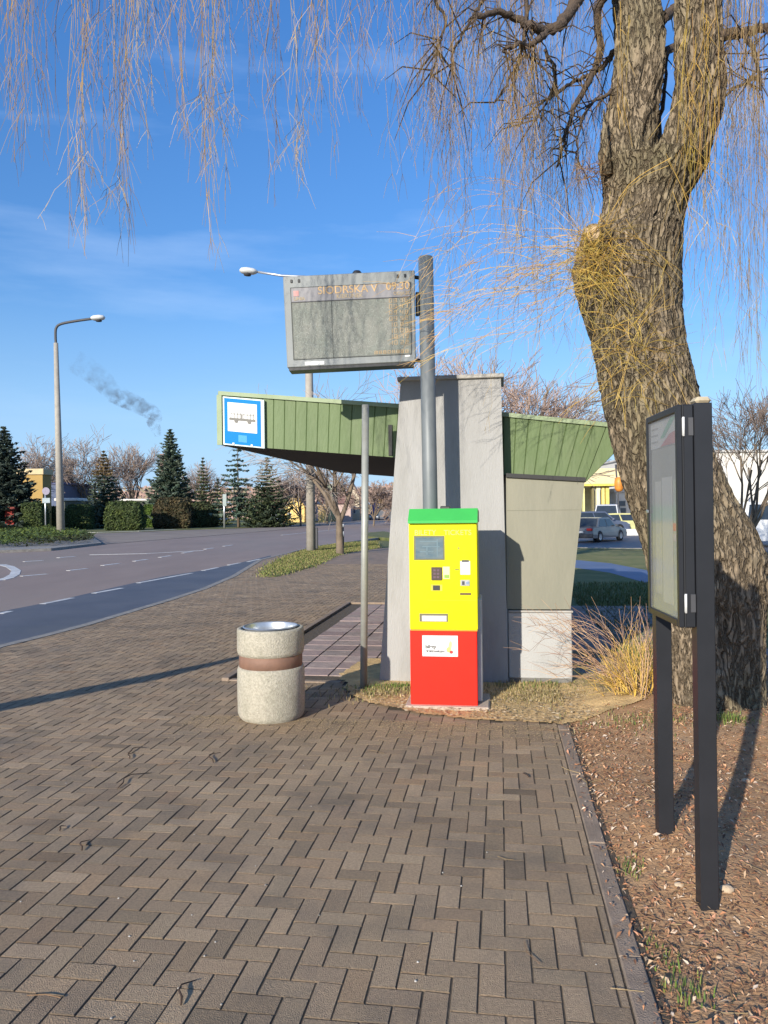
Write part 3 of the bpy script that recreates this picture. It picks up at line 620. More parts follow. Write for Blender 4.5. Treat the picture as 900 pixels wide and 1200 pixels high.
# bus stop sign on the fascia
m_blue = mat('sign_blue', (0.0, 0.17, 0.50), (0.0, 0.19, 0.55), 3, 0.6, spec=.15)
m_swhite = mat('sign_white', (0.72, 0.72, 0.70), None, 3, 0.5, spec=.2)
m_pict = mat('pictogram_grey', (0.09, 0.085, 0.075), None, 5, 0.5)
bS = bF - .045
s00 = pf(262.5, 523, bS); s11 = pf(307.5, 466.5, bS)
sg = thing('bus_stop_sign', 'blue bus stop sign with grey bus pictogram on the green roof edge', 'bus stop sign', T(s00[0], bS, s00[1]))
slope = -0.05
SF = lambda x, y, z: T(lerp(s00[0], s11[0], x), bS + y, lerp(s00[1], s11[1], z) + slope * (x - .5))
mb = MB(); mb.rbox(SF, -.02, 1.04, 0, .03, -.015, 1.015, r=.003); mb.build('rim', mat('sign_rim', (.55, .66, .66), None, 4, .4), sg)
mb = MB(); mb.box(SF, .02, .955, -.004, .001, .015, .985); mb.build('panel', m_blue, sg)
mb = MB(); mb.box(SF, .11, .86, -.007, -.0035, .285, .90); fld = mb.build('field', m_swhite, sg)
mb = MB(); y0, y1 = -.010, -.0065
mb.box(SF, .15, .82, y0, y1, .525, .575); mb.box(SF, .20, .80, y0, y1, .655, .665)
for i in range(8): mb.box(SF, .19 + i * .083, .20 + i * .083, y0, y1, .575, .70)
mb.box(SF, .46, .49, y0, y1, .575, .655)
for wx in (.33, .665): mb.prism([(wx + .05 * math.cos(t * .5236), .515 + .045 * math.sin(t * .5236)) for t in range(12)], y0 - .001, y1 - .001, fn=lambda x, y, z: SF(x, z, y))
mb.build('bus_pictogram', m_pict, sg)
mb = MB(); mb.box(SF, .38, .60, -.007, -.0035, .07, .22); mb.build('sticker', mat('light_blue', (.08, .34, .62), None, 4, .6, spec=.15), sg)
for bx in (.25, .72):
    mb = MB(); mb.box(SF, bx - .025, bx + .025, -.008, .0, .0, .045); mb.build('clip', m_swhite, sg)

# ------------------------------------------------------------------ ticket machine
m_yel = mat('yellow_paint', (0.90, 0.82, 0.0), (0.86, 0.79, 0.0), 2, 0.45, spec=0.2, dirt=((.55, .50, .03), 9, .10))
m_red = mat('red_paint', (0.78, 0.022, 0.010), (0.72, 0.02, 0.01), 2, 0.45, spec=0.2, dirt=((.45, .03, .02), 7, .15))
m_hood = mat('green_hood', (0.055, 0.42, 0.085), (0.05, 0.38, 0.08), 3, 0.45, spec=0.2)
m_side = mat('grey_cabinet', (0.50, 0.50, 0.48), None, 4, 0.6)
m_screen = mat('lcd_screen', (0.09, 0.14, 0.17), (0.15, 0.19, 0.20), 9, 0.15, spec=0.7, stretch=(1, 1, 3))
m_chrome = mat('steel', (0.55, 0.55, 0.55), (0.42, 0.42, 0.43), 12, 0.35, metal=0.85)
m_orange = mat('orange_edge', (0.75, 0.28, 0.01), None, 4, .5)
bM = AB(G(521, 831))[1]
def mf(x, y, b=None): return PB(x, y, bM if b is None else b)
aL = mf(481.5, 831)[0]; aR = mf(560, 831)[0]
tm = thing('ticket_machine', 'yellow and red ticket vending machine with a green hood', 'ticket machine', T((aL + aR) / 2, bM + .22, 0))
zR_ = mf(520, 738)[1]; zY = mf(520, 613)[1]; zTop = mf(520, 596)[1]; DM = .46
bs = MB(); bs.rbox(T, aL - .05, aR + .10, bM - .06, bM + DM, -.05, .035, r=.012); bs.build('foot_slab', mat('pale_concrete', (.52, .42, .33), (.42, .34, .26), 8, .9, .8, 60), tm)
mb = MB(); mb.rbox(T, aL, aR, bM, bM + DM, .03, zR_ - .004, r=.006); mb.build('lower_cabinet', m_red, tm)
mb = MB(); mb.rbox(T, aR - .03, aR + .035, bM + .09, bM + DM + .02, .05, zR_ + .25, r=.006); mb.build('side_panel', m_side, tm)
aL2 = mf(480, 700, bM - .02)[0]; aR2 = mf(559.5, 700, bM - .02)[0]
mb = MB(); mb.rbox(T, aL2, aR2, bM - .02, bM + DM - .01, zR_ + .004, zY + .04, r=.006); up = mb.build('upper_cabinet', m_yel, tm)
mb = MB(); mb.box(T, aL2 + .004, aR2 - .004, bM - .014, bM + .3, zR_ - .008, zR_ + .007); mb.build('edge_strip', m_orange, tm)
# hood: sloping front
h0 = mf(478, 614, bM - .06)[0]; h1 = mf(559.5, 614, bM - .06)[0]; zh = mf(520, 613, bM - .06)[1]; zt2 = mf(520, 596, bM + .06)[1]
mb = MB(); prof = [(bM - .065, zh), (bM - .065, zh + .022), (bM + .05, zt2), (bM + DM + .02, zt2 - .03), (bM + DM + .02, zh)]
mb.prism(prof, h0, h1, fn=lambda x, y, z: T(z, x, y)); mb.build('hood', m_hood, tm, recalc=True)
mb = MB(); am = mf(520, 596)[0]; mb.rbox(T, am - .035, am + .05, bM + .07, bM + .12, zt2 - .02, zt2 + .022, r=.006); mb.build('lock_bracket', m_black, tm)
bU = bM - .02
def face(name, x0, y0, x1, y1, m, d0=.004, d1=.002, par=None, r=.002):
    A, B = mf(x0, y1, bU), mf(x1, y0, bU); q = MB(); q.rbox(T, A[0], B[0], bU - d0, bU + d1, A[1], B[1], r=r); return q.build(name, m, par or tm)
sc_ = face('screen_bezel', 485, 627.5, 521, 656.5, mat('bezel', (.16, .15, .06), None, 5, .5), .003)
face('screen', 487, 629.5, 519.5, 655, m_screen, .005, par=sc_)
for (x0, y0, x1, y1) in ((492, 634, 512, 635), (495, 640, 515, 641), (492, 646, 508, 647), (512, 632, 513, 652), (500, 641, 501, 650)):
    face('screen_line', x0, y0, x1, y1, mat('screen_ink', (.15, .22, .25), None, 5, .3), .0062, par=sc_, r=.0002)
kp = face('card_reader', 505.5, 664.5, 518, 680, mat('reader_brown', (.055, .035, .02), None, 5, .5), .012)
for i in range(2):
    for j in range(3): face('key', 508 + i * 4, 667 + j * 4, 511 + i * 4, 669.5 + j * 4, mat('key_violet', (.14, .08, .10), None, 5, .4), .015, par=kp, r=.0008)
face('reader_label', 519, 664, 527, 678.5, mat('pale_yellow', (.80, .82, .35), None, 5, .5), .003)
face('green_label', 520.5, 673.5, 526.5, 677.5, mat('label_green', (.25, .42, .05), None, 5, .5), .0045)
sl = face('contactless_reader', 505, 685, 518.5, 692.5, mat('reader_surround', (.50, .46, .05), None, 5, .5), .006)
face('reader_lens', 507.5, 686, 515.5, 691.5, m_black, .011, par=sl)
face('coin_plate', 539.5, 657.5, 551, 673.5, m_swhite, .006); face('coin_slot', 541, 656.2, 549.5, 658.5, m_dark, .008)
nf = face('note_slot', 539.5, 679.5, 550.5, 686.5, m_chrome, .008); face('slot_mouth', 541.5, 681, 544.5, 685.5, m_dark, .0095, par=nf, r=.001)
face('button', 546.5, 681.5, 549.5, 684.5, mat('button_blue', (.25, .35, .5), None, 5, .4), .011, par=nf, r=.001)
face('card_slot', 539, 694.5, 552, 697.5, mat('slot_brown', (.16, .10, .02), None, 5, .5), .004)
face('rating_label', 533, 667, 538, 668, m_dark, .003, r=.0004)
tr2 = face('ticket_tray', 491.5, 719, 525, 728.5, mat('tray_dark', (.16, .14, .08), None, 5, .6), .004)
face('tray_flap', 494.5, 721.5, 523.5, 728, mat('flap_clear', (.66, .62, .58), (.5, .48, .44), 20, .25), .007, par=tr2)
face('lock', 536.5, 641, 538.5, 644, mat('lock_brass', (.35, .30, .05), None, 5, .4), .005)
g_ = MB(); A = mf(501, 703.5, bU)[0]; B = mf(558, 703.5, bU)[0]; zc = mf(530, 703.5, bU)[1]; g_.box(T, A, B, bU - .0012, bU + .001, zc - .0018, zc + .0018); g_.build('door_gap', mat('gap_yellow', (.42, .38, .01), None), tm)
m_let = mat('lettering_grey', (.50, .47, .16), None, 5, .5)
p0 = mf(485.5, 627, bU - .0025); text('lettering', 'BILETY', T(p0[0], bU - .0025, p0[1]), .062, m_let, AX, (0, 0, 1), tm)
p0 = mf(520, 627, bU - .0025); text('lettering', 'TICKETS', T(p0[0], bU - .0025, p0[1]), .062, m_let, AX, (0, 0, 1), tm)
A, B = mf(495, 769, bM), mf(536.5, 745, bM); q = MB(); q.rbox(T, A[0], B[0], bM - .0035, bM + .001, A[1], B[1], r=.002); st = q.build('sticker', m_swhite, tm)
p0 = mf(498.5, 759.6, bM - .0045); text('sticker_text', 'bilety', T(p0[0], bM - .0045, p0[1]), .042, m_pict, AX, (0, 0, 1), st, bold=.0014)
p0 = mf(498.5, 764.2, bM - .0045); text('sticker_text', 'elektroniczne', T(p0[0], bM - .0045, p0[1]), .031, m_pict, AX, (0, 0, 1), st, bold=.0012)
def blob(px, py, rx, rz, c, nm, dep, rot=0.):
    a, z = mf(px, py, bM - .004); s_ = 1 / 137.6; q = MB(); pts = []
    for t in range(16):
        u, v = rx * s_ * math.cos(t * .3927), rz * s_ * math.sin(t * .3927); pts.append((a + u * math.cos(rot) - v * math.sin(rot), z + u * math.sin(rot) + v * math.cos(rot)))
    q.prism(pts, bM - dep, bM - .0034, fn=lambda x, y, z: T(x, z, y)); q.build(nm, mat(nm + '_ink', c, None, 5, .5), st)
blob(527.5, 757, 2.0, 6.0, (.85, .80, .25), 'emblem_flame', .0045, -.15); blob(525.8, 761.5, 2.6, 3.2, (.90, .60, .15), 'emblem_glow', .0050); blob(528.8, 764.2, 2.1, 1.9, (.45, .04, .03), 'emblem_drop', .0055)

# ------------------------------------------------------------------ departure display on its pole
m_pole = mat('pole_grey', (0.17, 0.185, 0.19), (0.14, 0.155, 0.16), 3, 0.5, spec=0.4, metal=.1)
m_dfr = mat('display_frame', (0.235, 0.25, 0.248), (0.20, 0.215, 0.212), 3, 0.5)
dp = 7.07
pm, pt = P(504.3, 595, dp), P(498.8, 303, dp); dv = (pt - pm) / (pt.z - pm.z); pb = pm - dv * (pm.z + .2)
pole = thing('departure_display', 'grey electronic departure display board hanging off a tall round steel pole', 'departure display', pb + dv * .2)
mb = MB(); mb.tube([pb, pb + (pt - pb) * .5, pt], .0685, 28); mb.lathe(pt, [(.0685, 0), (.066, .012), (.05, .018), (.001, .020)], 28, ax=dv); mb.build('pole', m_pole, pole)
mb = MB(); mb.lathe(pb + dv * .2, [(.14, 0), (.14, .02), (.001, .021)], 28); mb.build('base_plate', m_pole, pole)
dd = 6.98
bl, br, tl_, tr3 = P(336.5, 431, dd), P(487.5, 423.5, dd), P(331.5, 324, dd), P(486, 316.5, dd)
def DF(u, v, w): # u 0..1 across, v 0..1 up, w metres towards the back
    return bl * (1 - u) * (1 - v) + br * u * (1 - v) + tl_ * (1 - u) * v + tr3 * u * v + Vector((0.02, 1, 0)) * w
df = lambda x, y, z: DF(x, z, y)
mb = MB(); mb.rbox(df, 0, 1, 0, .13, 0, 1, r=.008); case = mb.build('display_case', m_dfr, pole)
mb = MB(); mb.box(df, .012, .985, .01, .20, -.03, -.002); mb.build('bottom_tray', m_black, pole)
mb = MB(); mb.box(df, .055, .965, -.003, .002, .085, .865); scr = mb.build('screen', mat('led_matrix', (0.25, 0.255, 0.225), (0.20, 0.21, 0.185), 3, 0.5, 0.8, 300, dirt=((.17, .21, .18), 1.5, .3)), pole)
mb = MB(); mb.box(df, .055, .965, -.005, -.002, .715, .865); mb.build('header_band', mat('header_grey', (.24, .232, .24), (.20, .195, .205), 3, .5), scr)
mb = MB(); mb.box(df, .055, .965, -.0065, -.004, .705, .715); mb.build('header_rule', m_dark, scr)
mb = MB()
for u in (.36,): mb.box(df, u, u + .002, -.0062, -.004, .085, .865)
mb.box(df, .052, .057, -.006, -.002, .085, .865); mb.box(df, .963, .968, -.006, -.002, .085, .865); mb.box(df, .052, .968, -.006, -.002, .865, .872); mb.box(df, .052, .968, -.006, -.002, .08, .086)
mb.build('glass_joint', mat('thin_dark', (.07, .075, .07), None), scr)
# LED rows: tiny raised pixels give the woven look
mb = MB(); rr = random.Random(5)
for i in range(100):
    for j in range(44):
        u = .07 + i * .0088; v = .10 + j * .0136
        if rr.random() < .35: continue
        v_ = rr.uniform(.8, 1.25); mb.add([DF(u, v, -.0042), DF(u + .005, v, -.0042), DF(u + .005, v + .007, -.0042), DF(u, v + .007, -.0042)], [(0, 1, 2, 3)], col=(v_, v_, v_))
mb.build('led_grid', mat('led_dot', (.31, .315, .28), (.24, .27, .23), 6, .4, tint=True), scr)
m_amber = mat('amber_led', (.60, .37, .15), (.45, .32, .17), 30, .5)
m_amb2 = mat('dim_amber_led', (.42, .31, .17), (.33, .27, .17), 30, .5)
ux = (br - bl).normalized(); uz = (tl_ - bl).normalized(); ux2 = (tr3 - tl_).normalized()
def dt(s_, u, v, size, m, al='LEFT'): return text('lettering', s_, DF(u, v, -.0075), size, m, ux2, (uz - ux2 * uz.dot(ux2)), scr, al, bold=.0006)
dt('SIODRSKA V', .26, .785, .098, m_amber); dt('09:30', .78, .795, .098, m_amber); dt('KIERUNEK', .40, .730, .052, m_amb2); dt('LINIA', .075, .730, .042, m_amb2); dt('ODJAZD', .835, .735, .042, m_amb2)
mb = MB(); mb.box(df, .075, .115, -.0075, -.004, .775, .835); mb.build('crest', mat('crest_pink', (.50, .22, .20), (.42, .25, .24), 30, .5), scr)
mb = MB(); rr = random.Random(9)                  # dim amber digits of the departure times
def seg_digit(u, v, w, h, d):
    S = {'0': 'abcdef', '1': 'bc', '2': 'abged', '3': 'abgcd', '4': 'fgbc', '5': 'afgcd', '6': 'afgedc', '7': 'abc', '8': 'abcdefg', '9': 'abcdfg'}[d]; t = .22 * w
    B = {'a': (0, w, h - t, h), 'd': (0, w, 0, t), 'g': (0, w, h / 2 - t / 2, h / 2 + t / 2), 'f': (0, t, h / 2, h), 'b': (w - t, w, h / 2, h), 'e': (0, t, 0, h / 2), 'c': (w - t, w, 0, h / 2)}
    for i, s_ in enumerate(S): x0, x1, y0, y1 = B[s_]; k = .0001 * i; mb.box(df, u + x0, u + x1, -.0072 - k, -.0042, v + y0, v + y1)
for row, tme in enumerate(('0936', '0941', '0948', '0952', '1003', '1008', '1015', '1022')):
    for i, ch in enumerate(tme): seg_digit(.80 + i * .036 + (.012 if i > 1 else 0), .655 - row * .066, .024, .045, ch)
for i, ch in enumerate('88808888'): seg_digit(.68 + i * .034, .10, .024, .035, ch)
mb.build('departure_times', mat('times_amber', (.48, .33, .17), (.36, .29, .19), 20, .5), scr)
mb = MB(); mb.box(df, .14, .29, -.004, .002, .015, .055); mb.build('label_plate', m_swhite, case)
mb = MB(); mb.box(df, .915, .955, -.004, .002, .055, .075); mb.build('small_label', m_swhite, case)
for u in (.055, .112, .862, .918):
    mb = MB(); mb.rbox(df, u, u + .016, -.008, .0, .925, .96, r=.002); mb.build('latch', m_black, case)
mb = MB(); ct = DF(.56, 1.0, .06); mb.lathe(ct, [(.045, -.01), (.045, .015), (.03, .035), (.001, .042)], 16); mb.build('antenna', m_black, case)
for v in (.95, .03):
    mb = MB(); mb.tube([DF(.99, v, .07), DF(1.0, v, .07) + Vector((.05, .03, 0)), DF(1, v, .07) + Vector((.09, .05, 0))], .018, 8); mb.build('bracket', m_black, pole)
mb = MB(); c0 = DF(1, .62, .06); mb.rbox(lambda x, y, z: c0 + Vector((x, y, z)), .006, .038, -.02, .05, -.08, .13, r=.006); mb.build('cable_box', m_black, pole)

# ------------------------------------------------------------------ litter bin
m_agg = mat('exposed_aggregate', (0.50, 0.455, 0.36), (0.36, 0.33, 0.26), 60, 0.95, 1.2, 110, contrast=(.36, .62), dirt=((.16, .16, .10), 4, .45))
m_band = mat('rust_band', (0.23, 0.125, 0.082), (0.17, 0.095, 0.065), 5, 0.7, .3, 60)
m_galv = mat('galvanised', (0.62, 0.64, 0.66), (0.50, 0.52, 0.54), 9, 0.35, metal=0.7)
f_ = G(318.5, 850); bx, by = f_.x, f_.y; sc_b = 1.0; rb = 38.7 / 900 * (by + .3); ctr = Vector((bx * (by + .28) / by, by + rb, 0))
hh = lambda py: P(318, py, ctr.y - rb * .0).z
def hz(py): return EYE - (py - 599) / 900 * (ctr.y - rb)      # height on the nearest surface
z1, z2, z3 = hz(786), hz(772), hz(740)
bn = thing('litter_bin', 'round pebble concrete litter bin with a brown band and metal liner', 'litter bin', ctr)
mb = MB(); mb.lathe(ctr, [(rb * .90, 0), (rb * .96, .02), (rb * 1.0, .05), (rb * 1.01, .3), (rb * 1.0, z1 - .025), (rb * .97, z1 - .004), (rb * .90, z1)], 64); mb.build('lower_drum', m_agg, bn)
mb = MB(); mb.lathe(ctr, [(rb * .90, z1 - .02), (rb * .945, z1 - .015), (rb * .945, z2 + .015), (rb * .90, z2 + .02)], 64); mb.build('band', m_band, bn)
mb = MB(); mb.lathe(ctr, [(rb * .90, z2 - .005), (rb * .97, z2 + .003), (rb * 1.0, z2 + .03), (rb * 1.0, z3 - .02), (rb * .985, z3 - .004), (rb * .95, z3), (rb * .84, z3 - .002), (rb * .82, z3 - .03), (rb * .80, z3 - .15)], 64); mb.build('upper_drum', m_agg, bn)
mb = MB(); mb.lathe(ctr, [(rb * .83, z3 + .006), (rb * .80, z3 + .014), (rb * .775, z3 + .006), (rb * .77, z3 - .05), (rb * .76, z3 - .45), (.001, z3 - .45)], 48); mb.build('liner', m_galv, bn)

# ------------------------------------------------------------------ short grey pole
bq = G(426, 808); tq = P(428.3, 475, bq.y)
sp = MB(); sp.tube([bq - Vector((0, 0, .1)), tq], .034, 20); sp.lathe(tq, [(.034, 0), (.03, .006), (.001, .007)], 20)
spo = thing('steel_post', 'plain thin grey steel post standing at the platform corner beside the end wall', 'post', bq)
sp.build('tube', mat('galv_post', (.34, .345, .31), (.26, .265, .24), 4, .5, metal=.2, dirt=((.2, .19, .16), 5, .4)), spo)
sp = MB(); sp.lathe(bq, [(.05, 0), (.048, .012), (.036, .02)], 20); sp.build('collar', m_dark, spo)

# ------------------------------------------------------------------ notice board
m_anth = mat('anthracite', (0.020, 0.021, 0.025), (0.015, 0.016, 0.019), 3, 0.42, spec=.35)
n1 = G(829, 1066, 0.0); n2 = NB2; n1 = Vector((n1.x, n1.y, 0)); nu = Vector((n2.x - n1.x, n2.y - n1.y, 0)); NL = nu.length; nu.normalize(); nv = Vector((-nu.y, nu.x, 0))
tnear = P(820.5, 474, n1.y); lean = Vector(((tnear.x - n1.x) / tnear.z, 0, 1)); zN = tnear.z
NF = lambda u, v, z: n1 + nu * u + nv * v + lean * z
nb_ = thing('notice_board', 'dark grey glazed notice board cabinet on two square posts beside the willow', 'notice board', n1)
hp = .037
for u in (0, NL):
    mb = MB(); z0_ = -.2; mb.rbox(NF, u - hp, u + hp, -hp, hp, z0_, zN + .003, r=.004); mb.build('post', m_anth, nb_)
def u_for(px):                                  # cabinet end seen at photo column px
    r_ = ray(px, 600); k = r_.x / r_.y; q_ = n1 + nv * (.037 + .07); return (k * q_.y - q_.x - lean.x * 1.7) / (nu.x - k * nu.y)
U0, U1 = -hp + .004, min(NL + .03, u_for(758))
zb0 = P(797, 737, n1.y - .05).z; zt0 = zN - .002; zb1 = zb0 - .0; zt1 = zt0
mb = MB(); mb.rbox(NF, U0, U1, hp + .002, hp + .046, zb0, zt0, r=.005); cab = mb.build('cabinet', m_anth, nb_)
vF = hp + .046
# door: frame round the pane
fr = .032
dr = MB()
for (u0, u1, z0_, z1_) in ((U0, U0 + fr, zb0, zt0), (U1 - fr, U1, zb0, zt0), (U0 + fr, U1 - fr, zb0, zb0 + fr), (U0 + fr, U1 - fr, zt0 - fr, zt0)):
    dr.rbox(NF, u0 + .0005, u1 - .0005, vF + .002, vF + .024, z0_ + .0005, z1_ - .0005, r=.004)
door = dr.build('door', m_anth, nb_)
ga, gb = U0 + fr, U1 - fr
mb = MB(); mb.box(NF, ga, gb, vF + .003, vF + .006, zb0 + fr, zt0 - fr); mb.build('backing', mat('backing_board', (.30, .305, .27), (.25, .255, .225), 2, .8), door)
hd = zt0 - fr
mb = MB(); mb.box(NF, ga, gb, vF + .0065, vF + .009, hd - .125, hd - .002); hdr = mb.build('header_card', mat('header_white', (.52, .52, .50), None, 4, .6), door)
def quad(name, pts, m, par, v): q = MB(); q.prism(pts, v, v + .0012, fn=lambda x, y, z: NF(x, z, y)); return q.build(name, m, par)
ww = gb - ga
quad('green_stripe', [(ga + .06 * ww, hd - .004), (ga + .25 * ww, hd - .004), (ga + .62 * ww, hd - .085), (ga + .48 * ww, hd - .085)], mat('stripe_green', (.18, .38, .26), None, 4, .6), hdr, vF + .0092)
quad('red_stripe', [(ga + .004, hd - .122), (ga + .62 * ww, hd - .122), (ga + .28 * ww, hd - .075), (ga + .004, hd - .066)], mat('stripe_red', (.46, .16, .17), None, 4, .6), hdr, vF + .0095)
for k in range(3): quad('text_line', [(gb - .30 * ww, hd - .03 - .03 * k), (gb - .04 * ww, hd - .03 - .03 * k), (gb - .04 * ww, hd - .038 - .03 * k), (gb - .30 * ww, hd - .038 - .03 * k)], mat('print_grey', (.33, .33, .33), None), hdr, vF + .0095)
for (a, b_q, z0_, z1_, c) in ((.04, .20, .04, .80, (.40, .44, .33)), (.25, .60, .06, .82, (.50, .50, .46)), (.65, .86, .10, .80, (.45, .45, .40)), (.90, .97, .02, .40, (.22, .23, .24))):
    zz = lambda t: lerp(zb0 + fr, hd - .13, t); quad('poster', [(ga + a * ww, zz(z0_)), (ga + b_q * ww, zz(z0_)), (ga + b_q * ww, zz(z1_)), (ga + a * ww, zz(z1_))], mat('poster_%d' % int(a * 100), c, tuple(x * .93 for x in c), 2, .7), door, vF + .007)
zz = lambda t: lerp(zb0 + fr, hd - .13, t)
quad('red_sticker', [(ga + .12 * ww, zz(.50)), (ga + .21 * ww, zz(.50)), (ga + .21 * ww, zz(.545)), (ga + .12 * ww, zz(.545))], mat('sticker_red', (.65, .07, .03), None), door, vF + .009)
quad('white_sticker', [(ga + .12 * ww, zz(.44)), (ga + .21 * ww, zz(.44)), (ga + .21 * ww, zz(.485)), (ga + .12 * ww, zz(.485))], mat('sticker_pale', (.60, .50, .45), None), door, vF + .009)
mb = MB(); mb.box(NF, ga, gb, vF + .015, vF + .018, zb0 + fr, zt0 - fr)
gm = glass_mat('pane_glass', col=(.35, .36, .36), alpha=.28, rough=.10)
gm.node_tree.nodes['Principled BSDF'].inputs['Specular IOR Level'].default_value = .12; mb.build('pane', gm, door)
mb = MB(); mb.box(NF, U0 - .0012, U0 + .004, vF - .0008, vF + .0030, zb0, zt0); mb.build('door_gap', m_black, nb_)
for zf in (.90, .11):
    zc = lerp(zb0, zt0, zf); mb = MB(); mb.rbox(NF, U0 - .006, U0, vF - .006, vF + .004, zc - .038, zc + .038, r=.002); mb.tube([NF(U0 - .006, vF - .001, zc - .04), NF(U0 - .006, vF - .001, zc + .04)], .005, 8); mb.build('hinge', m_swhite, door)
    mb = MB(); mb.rbox(NF, U0 - .004, U0 + .002, hp + .004, hp + .024, zc - .038, zc + .038, r=.001); mb.build('hinge_leaf', m_dark, door)
mb = MB(); zc = lerp(zb0, zt0, .52); mb.rbox(NF, U1 - fr * 1.3, U1 - fr * .2, vF + .024, vF + .031, zc - .008, zc + .008, r=.003); mb.build('lock', m_chrome, door)
# something pale wedged between the cabinet top and the trunk
mb = MB(); q = NF(.03, -.01, zN)
mb.rbox(lambda x, y, z: q + Vector((x, y, z)), -.03, .04, -.03, .05, .003, .035, r=.015); tag(mb.build('wood_offcut', mat('pale_wood', (.50, .42, .28), (.40, .33, .22), 12, .8), loc=tuple(q)), 'small pale wood offcut lying on top of the near notice board post', 'wood')
# ------------------------------------------------------------------ the willow
WD = 6.55
wl_base = P(838, 850, WD); wl_base.z = 0.0
wt = thing('willow_tree', 'big weeping willow with a leaning forked trunk and yellow hanging twigs', 'tree', wl_base)
def interp(tab, y):
    if y <= tab[0][0]: return tab[0][1:]
    for a, b in zip(tab, tab[1:]):
        if y <= b[0]: t = (y - a[0]) / (b[0] - a[0]); t2 = t; return tuple(lerp(u, v, t2) for u, v in zip(a[1:], b[1:]))
    return tab[-1][1:]
main = [(195, 704, 826), (207, 705, 819), (233, 707, 801), (262, 700, 794), (277, 680, 792), (320, 674, 790), (357, 680, 792), (397, 693, 800), (430, 700, 808), (474, 710, 818), (526, 724, 831),
        (584, 737, 858), (611, 745, 873), (651, 758, 890), (700, 768, 894), (760, 777, 895), (800, 780, 895), (825, 778, 896), (845, 770, 899), (862, 758, 905), (875, 740, 915)]
limbL = [(-330, 690, 730), (-150, 712, 758), (0, 722, 770), (43, 724, 777), (77, 724, 776), (117, 719, 769), (150, 711, 765), (180, 706, 764), (215, 708, 768), (260, 716, 768)]
limbR = [(-330, 850, 880), (-150, 812, 860), (0, 793, 842), (67, 795, 845), (100, 794, 848), (133, 790, 844), (160, 781, 836), (190, 766, 826), (225, 750, 808), (265, 742, 786)]
def bark_surface(mb, tab, d0, y_lo, y_hi, n, seed, depth=lambda y: 0.0, cap=False):
    rows = []; y = y_hi
    while y > y_lo: rows.append(y); y -= 2.6
    rows.append(y_lo); vs = []; cols = []
    for py in rows:
        xl, xr = interp(tab, py); d = d0 + depth(py); pl_, pr_ = P(xl, py, d), P(xr, py, d); c = (pl_ + pr_) / 2; rx = (pr_ - pl_).length / 2; ry = rx * .92
        for j in range(n):
            a = 6.28318 * j / n; dx, dy = math.cos(a), math.sin(a)
            q = Vector((c.x + rx * dx, c.y + ry * dy, c.z)); s_ = a * .5
            # bark relief: long ridges that wander, with cross cracks
            wv = mnoise.noise(Vector((q.x * 2, q.y * 2, q.z * 1.2 + seed))) * .35
            u = (a * rx * 13 + wv * 6); cyc = Vector((math.cos(a) * rx * 17 + wv * 5, math.sin(a) * rx * 17, q.z * 3.2 + seed))
            r1 = 1 - abs(mnoise.noise(cyc)) * 2.2; r2 = 1 - abs(mnoise.noise(cyc * 2.3 + Vector((0, 0, q.z * 4)))) * 2
            lump = mnoise.noise(Vector((dx * 1.4, dy * 1.4, q.z * 1.1 + seed)))
            dsp = .026 * r1 + .014 * r2 + .05 * lump - .02
            bu = max(0, 1 - abs(py - 310) / 55) if tab is main and dx < 0 else 0
            if bu: dsp += bu * (-dx) * .05 * mnoise.noise(Vector((q.x * 9, q.y * 9, q.z * 9)))
            root = max(0, (py - 800) / 60) if tab is main else 0
            if root: dsp += root * .05 * (math.sin(a * 5 + 1) + .4 * math.sin(a * 11))
            q.x += dx * dsp; q.y += dy * dsp; vs.append(q)
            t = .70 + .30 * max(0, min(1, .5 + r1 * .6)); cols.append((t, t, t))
    m = len(rows); fs = [(i * n + j, i * n + (j + 1) % n, (i + 1) * n + (j + 1) % n, (i + 1) * n + j) for i in range(m - 1) for j in range(n)]
    fs.append(tuple((m - 1) * n + j for j in range(n)))
    o = len(mb.v); mb.v += [tuple(v) for v in vs]
    for f in fs:
        mb.f.append(tuple(k + o for k in f)); mb.mi.append(0); mb.sm.append(True); mb.c.append(cols[f[0]])
tb = MB()
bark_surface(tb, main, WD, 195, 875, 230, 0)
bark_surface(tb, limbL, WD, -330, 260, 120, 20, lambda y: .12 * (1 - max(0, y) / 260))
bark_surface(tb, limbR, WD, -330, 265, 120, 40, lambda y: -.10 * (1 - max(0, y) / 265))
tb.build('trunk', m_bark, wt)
# sawn stub on the burl
sb = MB(); c0 = P(701, 279, WD - .26); c1 = P(694, 273, WD - .42); sb.tube([c0 + Vector((.06, .15, 0)), c0, c1], [.13, .11, .075], 12); stb = sb.build('cut_stub', m_bark, wt)
sf = MB(); dr_ = (c1 - c0).normalized(); sf.lathe(c1 + dr_ * .003, [(.062, 0), (.03, .003), (.001, .003)], 12, ax=dr_); sf.build('cut_face', mat('cut_wood', (.46, .34, .20), (.30, .21, .12), 20, .9), stb)
sb = MB(); q = P(708, 150, WD - .1); sb.tube([P(712, 205, WD - .1), P(709, 165, WD - .15), P(707.5, 128, WD - .15)], [.05, .03, .006], 9); sb.build('broken_stub', m_bark, wt)

